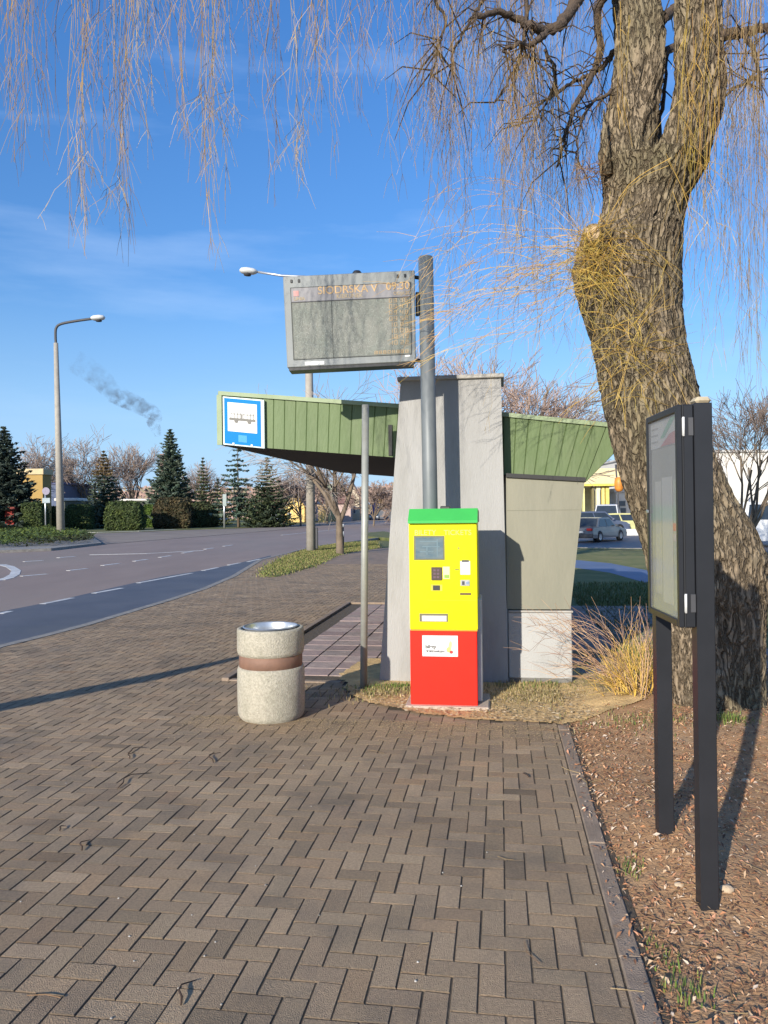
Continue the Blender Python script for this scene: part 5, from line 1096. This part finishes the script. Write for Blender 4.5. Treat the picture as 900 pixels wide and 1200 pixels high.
# juniper on the island
isl = gp([(-40, 636), (0, 626), (60, 623), (102, 630), (112, 638), (60, 643), (0, 645), (-60, 647)], ZR)
mi = MB(); mi.prism(gp([(-60, 637), (0, 625), (60, 622), (106, 629), (119, 638.5), (60, 645.5), (0, 648), (-80, 650)], ZR), -.3, ZR + .13); struct(mi.build('traffic_island', m_kerb))
ju = MB(); rj = random.Random(4); xs = [p[0] for p in isl]; ys = [p[1] for p in isl]
for _ in range(60000):
    x = rj.uniform(min(xs), max(xs)); y = rj.uniform(min(ys), max(ys))
    if not inside(x, y, isl): continue
    hh_ = max(0, .42 + .35 * mnoise.noise(Vector((x * .5, y * .5, 0))) + .1 * mnoise.noise(Vector((x * 2, y * 2, 0)))); z = hh_ * rj.uniform(.4, 1); s_ = rj.uniform(.07, .2); a = rj.random() * 6.28; v = rj.uniform(.6, 1.3)
    d = Vector((math.cos(a) * s_, math.sin(a) * s_, rj.uniform(-.05, .12))); w_ = Vector((-math.sin(a), math.cos(a), .2)) * s_ * .4; q = Vector((x, y, z))
    k = rj.choice([(1.3, 1.3, .7), (.9, 1, .6), (1.8, 1.6, .9)] if x < G(75, 635).x else [(.7, .5, .5), (.6, .6, .5), (.9, .8, .5)])
    ju.add([q - d * .3, q - w_, q + d, q + w_], [(0, 1, 2, 3)], col=tuple(c * v for c in k))
    if len(ju.f) > 15000: break
struct(ju.build('juniper_cover', m_hedge), 'stuff')

# ------------------------------------------------------------------ street lamps, posts, signs
m_conc = mat('post_concrete', (.36, .33, .28), (.29, .265, .225), 3, .9, .4, 40)
m_lampw = mat('lamp_housing', (.62, .63, .62), None, 3, .5)
def head(par, q, dirx, L_, m=None):
    c = MB(); prof = [(.001, 0), (.08, .03), (.14, .12), (.16, .3), (.12, .45), (.04, .5), (.001, .5)]; s_ = L_ / .5
    vs = []; n = 14; ax = Vector(dirx).normalized(); sd = ax.cross(Vector((0, 0, 1))).normalized(); upv = sd.cross(ax)
    for r_, h in prof:
        for j in range(n): a = 6.283 * j / n; vs.append(q + ax * h * s_ + sd * r_ * s_ * math.cos(a) + upv * r_ * s_ * .62 * math.sin(a))
    c.add(vs, [(i * n + j, i * n + (j + 1) % n, (i + 1) * n + (j + 1) % n, (i + 1) * n + j) for i in range(len(prof) - 1) for j in range(n)], smooth=True); hd_ = c.build('lamp_head', m_lampw, par)
    c = MB(); c.lathe(q + ax * .28 * s_ - upv * .075 * s_, [(.11 * s_, 0), (.10 * s_, -.05 * s_), (.001, -.07 * s_)], 14, ax=upv); c.build('lens', m_dark, hd_)
# left lamp on the island
lb_ = G(71.5, 627.5, ZR + .1); ld = lb_.y; L1 = thing('street_lamp', 'tall street lamp with curved arm on the juniper traffic island', 'street lamp', lb_)
t0 = P(65.5, 402, ld); mb = MB(); mb.tube([lb_ - Vector((0, 0, .3)), t0], [9.5 / 1800 * ld, 5.0 / 1800 * ld], 14); mb.build('column', m_conc, L1)
mb = MB(); mb.tube(smooth_path([t0 - Vector((0, 0, .1)), P(65, 392, ld), P(66, 384, ld), P(72, 379.5, ld), P(90, 376, ld), P(108, 373.5, ld)], 4), .11, 8); mb.build('arm', m_dark, L1)
head(L1, P(106, 373, ld), (1, 0, .05), 17 / 900 * ld)
# concrete lamp post on the verge, arm reaching left over the road
cb_ = G(364.5, 645, .03); cd = cb_.y; L2 = thing('street_lamp', 'concrete lamp post on the grass verge, its arm reaching left behind the display board', 'street lamp', cb_)
ct_ = P(361.0, 326, cd); mb = MB(); mb.tube([cb_ - Vector((0, 0, .3)), ct_], [5.6 / 900 * cd, 4.0 / 900 * cd], 12); mb.build('column', m_conc, L2)
mb = MB(); mb.tube([ct_ - Vector((0, 0, .2)), P(357, 324, cd), P(330, 323.0, cd), P(301, 318.5, cd)], .05, 8); mb.build('arm', m_galv, L2)
head(L2, P(302, 318.6, cd), (-1, -.1, .07), 21 / 900 * cd)
mb = MB(); q = P(418, 317, cd); mb.rbox(lambda x, y, z: Vector((cb_.x + x, cb_.y + y, z)), .20, .30, -.1, .1, .1, 1.0, r=.02); mb.build('dark_sleeve', m_dark, L2)
# striped marker post beside the tree
q = G(401.5, 641, 0.0); mp_ = thing('marker_post', 'black and white banded marker post right behind the street tree', 'post', q); hh = P(402, 614, q.y).z; mb = MB(); mb.tube([q, q + Vector((0, 0, hh))], .075, 10); mb.build('tube', m_black, mp_)
for z0_, z1_ in ((.45, .68), (.86, 1.0)):
    mb = MB(); mb.tube([q + Vector((0, 0, hh * z0_)), q + Vector((0, 0, hh * z1_))], .08, 10); mb.build('white_band', m_white, mp_)
q = G(402, 610, -.1); mb = MB(); hh = P(402, 601, q.y).z; mb.tube([q, Vector((q.x, q.y, hh))], .28, 8); tag(mb.build('white_bollard', m_white, loc=tuple(q)), 'pale bollard across the road above the banded marker post', 'bollard')
# small signs across the road
def sign(lab, px, pyb, pyt, plates, nm='road_sign', wpole=1.6, pm=None):
    q = G(px, pyb, -.12); t = thing(nm, lab, 'sign', q); mb = MB(); mb.tube([q, Vector((q.x, q.y, P(px, pyt, q.y).z))], wpole / 1800 * q.y, 8); mb.build('pole', pm or m_galv, t)
    for (x0, x1, y0, y1, m, rnd_) in plates:
        a, b = P(x0, y1, q.y - .15), P(x1, y0, q.y - .15); mb = MB()
        if rnd_: c = (a + b) / 2; r_ = (b.z - a.z) / 2; mb.prism([(c.x + r_ * math.cos(k * .3927), c.z + r_ * math.sin(k * .3927)) for k in range(16)], a.y, a.y + .04, fn=lambda x, y, z: (x, z, y)); mb.build('round_plate', m, t)
        else: mb.rbox(W, a.x, b.x, a.y, a.y + .05, a.z, b.z, r=.01); mb.build('plate', m, t)
    return t
m_gr = mat('sign_back', (.22, .24, .30), None, 3, .6)
sign('grey sign post with round plate in front of the left hedge', 53.5, 623, 572, [(50.5, 57, 571, 580, mat('round_back', (.30, .27, .34), None), 1), (49.5, 58.5, 583.5, 589.5, mat('plate_pale', (.36, .42, .44), None), 0)])
sign('thin pale sign post below the bus stop sign with white board', 263, 619, 580, [(261, 265.2, 579, 593, mat('plate_grey', (.35, .40, .38), None), 0)], wpole=2.2)
for px0, px1, py0, py1, lab in ((255, 266, 604.5, 609.5, 'white board behind the thin sign post under the bus stop sign'), (296, 305, 604, 609.5, 'white board under the broad bushy spruce'), (277, 281, 604, 608, 'tiny white board between the two bigger boards')):
    q = G(px0, 614.5, -.12); a, b = P(px0, py1, q.y), P(px1, py0, q.y); t = thing('sign_board', lab, 'board', (a.x, a.y, -.15), 'white boards under the spruces'); mb = MB(); mb.rbox(W, a.x, b.x, a.y, a.y + .08, a.z, b.z, r=.02); mb.build('panel', m_white, t)
    mb = MB()
    for x in (a.x + .1, b.x - .1): mb.tube([(x, a.y + .04, -.15), (x, a.y + .04, a.z)], .04, 6)
    mb.build('legs', m_dark, t)

# ------------------------------------------------------------------ buildings
m_win = mat('window_glass', (.06, .08, .11), None, 2, .15, spec=.7); m_wf = mat('window_frame', (.6, .6, .58), None, 3, .6)
def house(lab, px0, px1, pyt, pyb, d, col, dep=9, roof='flat', rcol=(.25, .12, .09), wins=(), gable=0, nm='house', door=None, cat='house', group=None, trim=None, z0=-.15):
    x0, x1 = P(px0, pyb, d).x, P(px1, pyb, d).x; zt = P((px0 + px1) / 2, pyt, d).z; t = thing(nm, lab, cat, ((x0 + x1) / 2, d + dep / 2, z0), group); mb = MB()
    cm = mat(nm + '_' + '_'.join('%d' % int(c * 100) for c in col), col, tuple(c * .9 for c in col), .8, .9)
    rm = mat('roof_' + '_'.join('%d' % int(c * 100) for c in rcol), rcol, tuple(c * .8 for c in rcol), .8, .85)
    if roof == 'gable':                           # gable end faces the viewer
        zg = P(0, gable, d).z; mb.prism([(x0, z0), (x1, z0), (x1, zt), ((x0 + x1) / 2, zg), (x0, zt)], d, d + dep, fn=lambda x, y, z: (x, z, y)); mb.build('wall', cm, t); mb = MB(); xm = (x0 + x1) / 2; o = .25
        for sx, e in ((x0, -1), (x1, 1)):
            dx = e * o; mb.hexa([(xm, d - .3, zg + .02), (sx + dx, d - .3, zt - .15), (sx + dx, d + dep, zt - .15), (xm, d + dep, zg + .02), (xm, d - .3, zg + .22), (sx + dx, d - .3, zt + .05), (sx + dx, d + dep, zt + .05), (xm, d + dep, zg + .22)])
        rf_ = mb.build('roof', rm, t)
    elif roof == 'ridge':
        zg = P(0, gable, d).z; mb.box(W, x0, x1, d, d + dep, z0, zt); mb.build('wall', cm, t); mb = MB(); mb.prism([(d - .5, zt), (d + dep + .5, zt), (d + dep / 2, zg)], x0 - .4, x1 + .4, fn=lambda x, y, z: (z, x, y)); rf_ = mb.build('roof', rm, t)
        mb = MB(); mb.box(W, lerp(x0, x1, .6), lerp(x0, x1, .6) + .6, d + dep * .4, d + dep * .5, zt, zg + .8); mb.build('chimney', rm, rf_)
    else:
        mb.box(W, x0, x1, d, d + dep, z0, zt); mb.build('wall', cm, t); mb = MB(); mb.rbox(W, x0 - .2, x1 + .2, d - .2, d + dep + .2, zt, zt + (trim or .35), r=.05); mb.build('roof', rm, t)
    for (u0, u1, v0, v1) in wins:
        a, b = lerp(x0, x1, u0), lerp(x0, x1, u1); c, e = lerp(z0, zt, v0), lerp(z0, zt, v1); mb = MB(); mb.rbox(W, a - .08, b + .08, d - .06, d + .02, c - .08, e + .08, r=.01); wf = mb.build('window', m_wf, t); mb = MB(); mb.box(W, a, b, d - .075, d - .05, c, e); mb.build('pane', m_win, wf)
    return t
house('ochre yellow building with pale roof edge beside the big dark spruce', -10, 50.5, 556.5, 612, 97, (.40, .26, .085), roof='flat', rcol=(.62, .48, .28), trim=.75, dep=2.5, wins=[(.55, .62, .55, .75), (.68, .74, .55, .75), (.3, .38, .55, .75)], nm='building', cat='building')
house('dull blue building behind the lamp column', 50.8, 74, 568, 612, 118, (.10, .125, .20), dep=12, rcol=(.10, .11, .2), wins=[(.15, .22, .45, .6), (.3, .36, .45, .6)], nm='building', cat='building')
house('low pale roofed pavilion behind the hedges right of the lamp', 66, 90, 587, 612, 108, (.10, .11, .09), dep=8, rcol=(.75, .72, .68), trim=.4, nm='pavilion', cat='building')
house('low flat white roofed shed behind the cube hedge', 128, 172, 587, 612, 122, (.12, .11, .10), dep=8, rcol=(.68, .66, .62), trim=.3, nm='shed', cat='building')
house('small red kiosk at the left edge under the dark spruce', 6, 16, 598, 616, 82, (.28, .035, .025), dep=3, rcol=(.2, .04, .03), nm='kiosk', cat='kiosk')
house('bright yellow gabled house right of the broad bushy spruce', 333, 357, 594, 609, 128, (.78, .55, .20), roof='gable', gable=577, rcol=(.35, .25, .2), dep=14, wins=[(.2, .32, .3, .6)])
house('grey-white gabled house seen right of the concrete lamp post', 370, 379, 596, 609, 140, (.52, .52, .53), roof='gable', gable=583, dep=10, wins=[(.4, .6, .3, .6)])
house('narrow pale green house behind the street tree', 379, 393, 569, 607, 150, (.40, .55, .36), roof='flat', rcol=(.3, .4, .3), dep=10, wins=[(.3, .45, .5, .65), (.6, .75, .5, .65)])
house('low yellow house between the lamp post and street tree', 373, 384, 594, 608, 124, (.70, .48, .18), roof='flat', rcol=(.5, .35, .2), dep=6)
house('beige house with brown roof right of the street tree', 404, 421, 582, 606, 145, (.58, .50, .36), roof='gable', gable=570, rcol=(.22, .15, .12), dep=10, wins=[(.25, .4, .3, .6), (.6, .75, .3, .6)])
house('small pinkish house below the beige one', 396, 411, 590, 605, 135, (.48, .36, .32), roof='ridge', gable=585, dep=8, wins=[(.3, .4, .3, .6)])
house('yellow shop with white fascia seen left of the grey end wall', 444, 476, 580, 592, 150, (.75, .46, .06), roof='flat', rcol=(.78, .76, .7), trim=.9, dep=12, nm='shop', cat='building', z0=3.0)
house('violet blue shed beside the yellow shop', 436, 444, 581, 597, 155, (.20, .20, .50), dep=8, rcol=(.3, .3, .5), nm='shed', cat='building')
house('grey glass lower front under the yellow shop', 444, 476, 594, 606, 151, (.12, .13, .15), dep=8, nm='glass_hall', cat='building', rcol=(.2, .2, .2), wins=[(.2, .3, .3, .7), (.5, .6, .3, .7)])
# long grey-green house line behind: far tree belt on the horizon
fb = MB(); rf2 = random.Random(8)
for _ in range(26000):
    x = rf2.uniform(-170, 200); y = 190 + rf2.uniform(0, 25); top = 8.0 + 4.0 * mnoise.noise(Vector((x * .05, 0, 3))) + 1.5 * mnoise.noise(Vector((x * .3, 1, 3)))
    z = top * rf2.random() ** .8; s_ = rf2.uniform(.35, .8); a = rf2.random() * 6.28; v = rf2.uniform(.7, 1.3); q = Vector((x, y, z)); u = Vector((math.cos(a), .2, math.sin(a))) * s_; w_ = Vector((-math.sin(a), .2, math.cos(a))) * s_ * .5
    fb.add([q - u, q - w_, q + u, q + w_], [(0, 1, 2, 3)], col=tuple(v * c for c in rf2.choice([(1.1, .9, .9), (.8, .8, .6), (1.3, 1.0, .95)])))
struct(fb.build('tree_belt', m_btwig), 'stuff')

# right: warehouse, filling station
house('long white warehouse filling the right background', 771, 1150, 529, 640, 62, (.66, .63, .57), dep=30, rcol=(.6, .58, .54), trim=.2, nm='warehouse', cat='building', z0=-.05, wins=[(.6, .64, .2, .5)])
house('white building with small dark windows left of the willow trunk', 722, 772, 577, 622, 66, (.68, .67, .66), dep=20, rcol=(.6, .6, .6), nm='building', cat='building', z0=-.05, wins=[(.07, .22, .62, .76), (.10, .23, .42, .56)])
d = 60; fs_ = thing('filling_station', 'yellow canopied filling station left of the willow trunk', 'building', (P(705, 600, d).x, d, -.05))
x0, x1 = P(640, 600, d).x, P(738, 600, d).x; mb = MB(); mb.rbox(W, x0, x1, d, d + 9, P(0, 577.5, d).z, P(0, 557.5, d).z, r=.04); mb.build('canopy', mat('canopy_yellow', (.66, .58, .34), (.60, .52, .28), 1, .6), fs_)
mb = MB(); mb.box(W, x0, x1, d - .03, d, P(0, 578, d).z, P(0, 575.5, d).z); mb.build('canopy_edge', mat('canopy_edge', (.85, .62, .12), None), fs_)
for px, w_, c in ((686, 2, (.72, .68, .30)), (697, 2.2, (.20, .17, .08)), (703, 4, (.80, .74, .50)), (709, 3, (.78, .66, .22)), (714, 4, (.72, .58, .16)), (664, 3, (.7, .6, .2))):
    mb = MB(); a = P(px, 600, d).x; mb.box(W, a - w_ / 1800 * d, a + w_ / 1800 * d, d + .4, d + .8, -.05, P(0, 577.5, d).z); mb.build('column', mat('column_%d' % px, c, None), fs_)
mb = MB(); mb.box(W, x0, P(722, 600, d).x, d + 6, d + 6.3, -.05, P(0, 577, d).z); mb.build('back_wall', mat('station_wall', (.55, .50, .30), (.40, .36, .2), .7, .9), fs_)
d = 56; q = Vector((P(727, 600, d).x, d, -.05)); on = thing('hanging_sign', 'orange lantern-like sign high on a thin pole by the willow trunk', 'sign', q); mb = MB(); mb.tube([q, Vector((q.x - .3, d, P(0, 553, d).z))], .06, 8); mb.build('pole', m_dark, on)
mb = MB(); zc = P(727, 567.5, d).z; mb.lathe((q.x - .1, d - .1, zc), [(.01, -.55), (.22, -.5), (.32, -.3), (.34, .1), (.3, .4), (.2, .5), (.01, .52)], 14); mb.build('sign_body', mat('sign_orange', (.75, .28, .03), (.5, .18, .03), 2, .5), on)
q0 = P(733, 629, 47); q1 = P(775, 629, 47); mb = MB(); mb.rbox(W, q0.x, q1.x, 47, 47.3, -.05, P(740, 620, 47).z, r=.03); tag(mb.build('low_wall', m_white, loc=(q0.x, 47, 0)), 'low bright white wall behind the silver car', 'wall')
# parking sign
q = at(871, 0, 37, -.03); ps = thing('parking_sign', 'blue parking sign on a pole under a round plate beside the white van', 'sign', q); zt = P(871, 583, 37).z
mb = MB(); mb.tube([q, Vector((q.x, 37, zt))], .04, 8); mb.build('pole', m_galv, ps)
a, b = P(865.5, 605.5, 36.9), P(875.5, 595.5, 36.9); mb = MB(); mb.rbox(W, a.x, b.x, 36.9, 36.95, a.z, b.z, r=.01); pn = mb.build('plate', m_blue, ps)
text('lettering', 'P', (lerp(a.x, b.x, .3), 36.89, a.z + .07), .38, m_swhite, (1, 0, 0), (0, 0, 1), pn, bold=.01)
c = P(870, 588, 36.9); mb = MB(); mb.prism([(c.x + .20 * math.cos(k * .3927), c.z + .20 * math.sin(k * .3927)) for k in range(16)], 36.9, 36.94, fn=lambda x, y, z: (x, z, y)); mb.build('round_plate', mat('round_pale', (.58, .56, .5), None), ps)
# low dark shrubs behind the shelter on the lawn
sb_ = MB(); rs_ = random.Random(2)
# ------------------------------------------------------------------ cars
def car(nm, lab, loc, head_deg, L_, Wd, H, col, style='sedan', cat='car', group=None, sc_=1.0):
    a = R(head_deg); fx = Vector((math.sin(a), math.cos(a), 0)); sx = Vector((math.cos(a), -math.sin(a), 0)); loc = Vector(loc)
    F_ = lambda x, y, z: loc + (fx * x + sx * y + Vector((0, 0, z))) * sc_     # x forward, y right
    t = thing(nm, lab, cat, loc, group); pm_ = mat('car_paint_' + '_'.join('%d' % int(c * 100) for c in col), col, None, 3, .28, spec=.6, coat=.5)
    hw = Wd / 2; h2 = L_ / 2; belt = H * (.60 if style != 'van' else .58)
    if style == 'sedan': low = [(-h2, .45), (-h2 + .05, .74), (-h2 + .12, belt), (-h2 + L_ * .20, belt + .03), (h2 - L_ * .27, belt), (h2 - .25, belt - .12), (h2 - .03, .62), (h2, .40)]; cab = [(-h2 + L_ * .14, belt), (-h2 + L_ * .25, H - .03), (-h2 + L_ * .36, H), (-h2 + L_ * .55, H - .01), (h2 - L_ * .28, belt)]
    elif style == 'hatch': low = [(-h2, .45), (-h2 + .02, .8), (-h2 + .08, belt), (h2 - L_ * .24, belt), (h2 - .25, belt - .12), (h2 - .03, .62), (h2, .40)]; cab = [(-h2 + .1, belt), (-h2 + .42, H - .04), (-h2 + L_ * .3, H), (-h2 + L_ * .58, H - .02), (h2 - L_ * .25, belt)]
    else: low = [(-h2, .45), (-h2, .8), (-h2 + .02, belt), (h2 - L_ * .16, belt), (h2 - .22, belt - .18), (h2 - .02, .75), (h2, .42)]; cab = [(-h2 + .03, belt), (-h2 + .12, H - .08), (-h2 + .4, H), (-h2 + L_ * .68, H), (-h2 + L_ * .73, H - .06), (h2 - L_ * .17, belt)]
    mb = MB(); zb = .24
    def loft(poly, wb, wt_, z_lo, z_hi, closed_bottom):
        n = len(poly); vs = []
        for s_ in (-1, 1):
            for (x, z) in poly: f = (z - z_lo) / (z_hi - z_lo); vs.append(F_(x, s_ * lerp(wb, wt_, max(0, min(1, f))), z))
        fs = [(i, (i + 1) % n, n + (i + 1) % n, n + i) for i in range(n)] + [tuple(range(n - 1, -1, -1)), tuple(range(n, 2 * n))]; mb.add(vs, fs)
    loft([(-h2 + .02, zb)] + low + [(h2 - .02, zb)], hw, hw * .95, .45, belt, True); bx = mb.build('body', pm_, t, recalc=True)
    mb = MB(); loft([(cab[0][0], belt - .03)] + cab + [(cab[-1][0], belt - .03)], hw * .93, hw * .76, belt, H, True); mb.build('cabin', pm_, t, recalc=True)
    # glazing: side panes, windscreen, rear window, set proud of the cabin
    def pt(x, z, s_, e=.012): f = (z - belt) / (H - belt); return F_(x, s_ * (lerp(hw * .93, hw * .76, f) + e), z)
    zt_, zl = H - .10, belt + .05
    def xat(seg, z): (x0, z0), (x1, z1) = seg; return lerp(x0, x1, (z - z0) / (z1 - z0))
    rs = (cab[0], cab[1]); fs_2 = (cab[-1], cab[-2]); xr0, xr1 = xat(rs, zl) + .12, xat(rs, min(zt_, cab[1][1])) + .14; xf0, xf1 = xat(fs_2, zl) - .12, xat(fs_2, zt_) - .10
    if style == 'van': xr0 = xr1 = -h2 + L_ * .52
    nsp = 2 if style != 'van' else 1
    for s_ in (-1, 1):
        for k in range(nsp):
            g0, g1 = k / nsp, (k + 1) / nsp; gp_ = .02
            mb = MB(); mb.add([pt(lerp(xr0, xf0, g0 + gp_), zl, s_), pt(lerp(xr0, xf0, g1 - gp_), zl, s_), pt(lerp(xr1, xf1, g1 - gp_), zt_, s_), pt(lerp(xr1, xf1, g0 + gp_), zt_, s_)], [(0, 1, 2, 3)]); mb.build('side_window', m_cglass, t)
    for (sg_, nm2, e) in ((fs_2, 'windscreen', .015), (rs, 'rear_window', -.015)):
        if style == 'van' and nm2 == 'rear_window': continue
        z0_, z1_ = sg_[0][1] + .05, sg_[1][1] - .04; w0, w1 = hw * .84, hw * .70; mb = MB()
        mb.add([F_(xat(sg_, z0_) + e, -w0, z0_ + .01), F_(xat(sg_, z0_) + e, w0, z0_ + .01), F_(xat(sg_, z1_) + e, w1, z1_ + .01), F_(xat(sg_, z1_) + e, -w1, z1_ + .01)], [(0, 1, 2, 3)]); mb.build(nm2, m_cglass, t)
    wr = .31 if style != 'van' else .35
    for xx in (-h2 + L_ * .20, h2 - L_ * .19):
        for s_ in (-1, 1):
            mb = MB(); c0 = F_(xx, s_ * (hw - .16), wr); dr = sx * s_
            mb.lathe(c0, [(wr * sc_ * 1.10, .0), (wr * sc_ * 1.12, .158 * sc_), (wr * .2, .158 * sc_)], 20, ax=dr); mb.build('wheel_arch', m_black, t)
            mb = MB(); mb.lathe(c0, [(wr * .6 * sc_, 0), (wr * sc_ * .97, .02), (wr * sc_, .05), (wr * sc_, .15 * sc_), (wr * .93 * sc_, .175 * sc_), (wr * .62 * sc_, .175 * sc_)], 20, ax=dr); wh = mb.build('wheel', m_tyre, t)
            mb = MB(); mb.lathe(c0, [(wr * .62 * sc_, .175 * sc_), (wr * .55 * sc_, .165 * sc_), (wr * .2 * sc_, .17 * sc_), (.001, .172 * sc_)], 20, ax=dr); mb.build('rim', m_rim, wh)
    m_tail = mat('tail_light', (.45, .02, .015), None, 3, .3); m_headl = mat('head_light', (.7, .72, .75), None, 3, .15)
    for s_ in (-1, 1):
        y0_, y1_ = sorted((s_ * hw * .92, s_ * hw * .52)); mb = MB(); mb.rbox(F_, -h2 - .015, -h2 + .06, y0_, y1_, .66, .80, r=.01); mb.build('tail_light', m_tail, t)
        mb = MB(); mb.rbox(F_, h2 - .16, h2 + .015, y0_, y1_, .56, .70, r=.01); mb.build('headlight', m_headl, t)
        y0_, y1_ = sorted((s_ * hw, s_ * (hw + .14))); mb = MB(); mb.rbox(F_, cab[-1][0] - .35, cab[-1][0] - .22, y0_, y1_, belt + .02, belt + .15, r=.02); mb.build('mirror', pm_, t)
    for e in (-1, 1):
        mb = MB(); x0_, x1_ = sorted((e * (h2 - .12), e * (h2 + .06))); mb.rbox(F_, x0_, x1_, -hw * .99, hw * .99, .30, .50, r=.03); mb.build('bumper', m_dark if style != 'van' else m_black, t)
        mb = MB(); x0_, x1_ = sorted((e * (h2 + .03), e * (h2 + .07))); mb.rbox(F_, x0_, x1_, -.26, .26, .53 if e < 0 else .36, .64 if e < 0 else .47, r=.004); mb.build('number_plate', m_white, t)
    if e: mb = MB(); mb.rbox(F_, h2 - .04, h2 + .02, -hw * .5, hw * .5, .58, .70, r=.01); mb.build('grille', m_black, t)
    return t
ZC = -.024
q = G(700, 634, ZC); car('parked_car', 'silver saloon car seen from behind beyond the blue path', q, 42, 4.35, 1.68, 1.40, (.11, .112, .12), sc_=.88, group='cars in the car park')
q = G(681, 620.5, ZC); car('parked_car', 'dark car half hidden behind the olive wall edge', Vector((P(678, 600, 52).x, 52, ZC)), 60, 4.2, 1.7, 1.45, (.05, .055, .06), 'hatch', group='cars in the car park')
car('parked_car', 'blue-grey car just behind the roof of the silver car', Vector((P(697, 600, 50).x, 50, ZC)), 70, 4.2, 1.7, 1.5, (.10, .12, .18), 'hatch', group='cars in the car park')
car('parked_van', 'small white van parked behind the silver car', Vector((P(712, 600, 55).x, 55, ZC)), 200, 4.4, 1.8, 1.95, (.62, .63, .64), 'van', cat='van', group='cars in the car park')
car('parked_car', 'pale yellow car with its front wheel showing near the trunk', Vector((P(731, 600, 51).x, 51, ZC)), 85, 4.0, 1.7, 1.35, (.62, .58, .25), 'hatch', group='cars in the car park')
car('delivery_van', 'white delivery van at the right edge of the photo', Vector((P(889, 600, 33.5).x, 33.5, ZC)), 152, 4.9, 1.9, 1.88, (.72, .73, .74), 'van', cat='van')
q = G(439, 609.5, ZR); car('oncoming_car', 'small dark blue car driving towards the viewer on the far road', Vector((q.x, q.y, ZR)), 183, 4.3, 1.75, 1.5, (.10, .14, .17), 'hatch')
q = G(327, 612, -.1); car('parked_car', 'pale silver car parked left of the yellow gabled house', Vector((q.x, q.y, -.115)), 95, 4.4, 1.75, 1.4, (.55, .58, .60), 'hatch', sc_=.95)
q = G(163, 612, -.1); car('parked_car', 'white car glimpsed through the gap after the cube hedge', Vector((P(163, 600, 100).x, 100, -.15)), 100, 4.2, 1.7, 1.5, (.6, .62, .66), 'hatch')

# ------------------------------------------------------------------ smoke rising behind the tall spruce
sv_ = bpy.data.materials.new('smoke'); sv_.use_nodes = True; nt = sv_.node_tree; N = nt.nodes; L = nt.links; N.remove(N['Principled BSDF'])
pv_ = N.new('ShaderNodeVolumePrincipled'); pv_.inputs['Color'].default_value = (.20, .19, .19, 1)
tc = N.new('ShaderNodeTexCoord'); nz = N.new('ShaderNodeTexNoise'); nz.inputs['Scale'].default_value = .55; nz.inputs['Detail'].default_value = 5; nz.inputs['Roughness'].default_value = .6; nz.inputs['Distortion'].default_value = .6
mr = N.new('ShaderNodeMapRange'); mr.inputs['From Min'].default_value = .47; mr.inputs['From Max'].default_value = .70; mr.inputs['To Max'].default_value = 1
L.new(tc.outputs['Object'], nz.inputs['Vector']); L.new(nz.outputs['Fac'], mr.inputs['Value']); sx_ = N.new('ShaderNodeSeparateXYZ'); L.new(tc.outputs['Object'], sx_.inputs[0]); m2_ = N.new('ShaderNodeMapRange'); m2_.inputs['From Min'].default_value = 0; m2_.inputs['From Max'].default_value = 14; m2_.inputs['To Min'].default_value = 1.1; m2_.inputs['To Max'].default_value = .10; L.new(sx_.outputs['Z'], m2_.inputs['Value']); mu_ = N.new('ShaderNodeMath'); mu_.operation = 'MULTIPLY'; L.new(mr.outputs[0], mu_.inputs[0]); L.new(m2_.outputs[0], mu_.inputs[1]); L.new(mu_.outputs[0], pv_.inputs['Density']); L.new(pv_.outputs[0], N['Material Output'].inputs['Volume'])
D_ = 150; sm_ = MB(); pts = [P(x, y, D_) for x, y in ((185, 512), (184, 505), (179, 495), (182, 487), (168, 478), (152, 470), (136, 462), (120, 446), (102, 432), (88, 424))]; 
sm_.tube(smooth_path(pts, 3), [lerp(.6, 2.5, (i / 27) ** .7) for i in range(28)], 12)
o = sm_.build('smoke', sv_, loc=tuple(pts[0])); struct(o, 'stuff')
ch = MB(); a = P(190, 532, D_); ch.tube([(a.x, D_, -.15), (a.x, D_, a.z)], [.8, .5], 12); tag(ch.build('chimney', mat('chimney_brick', (.22, .12, .09), None), loc=(a.x, D_, -.15)), 'brick chimney hidden behind the tall spruce, giving off dark smoke', 'chimney')
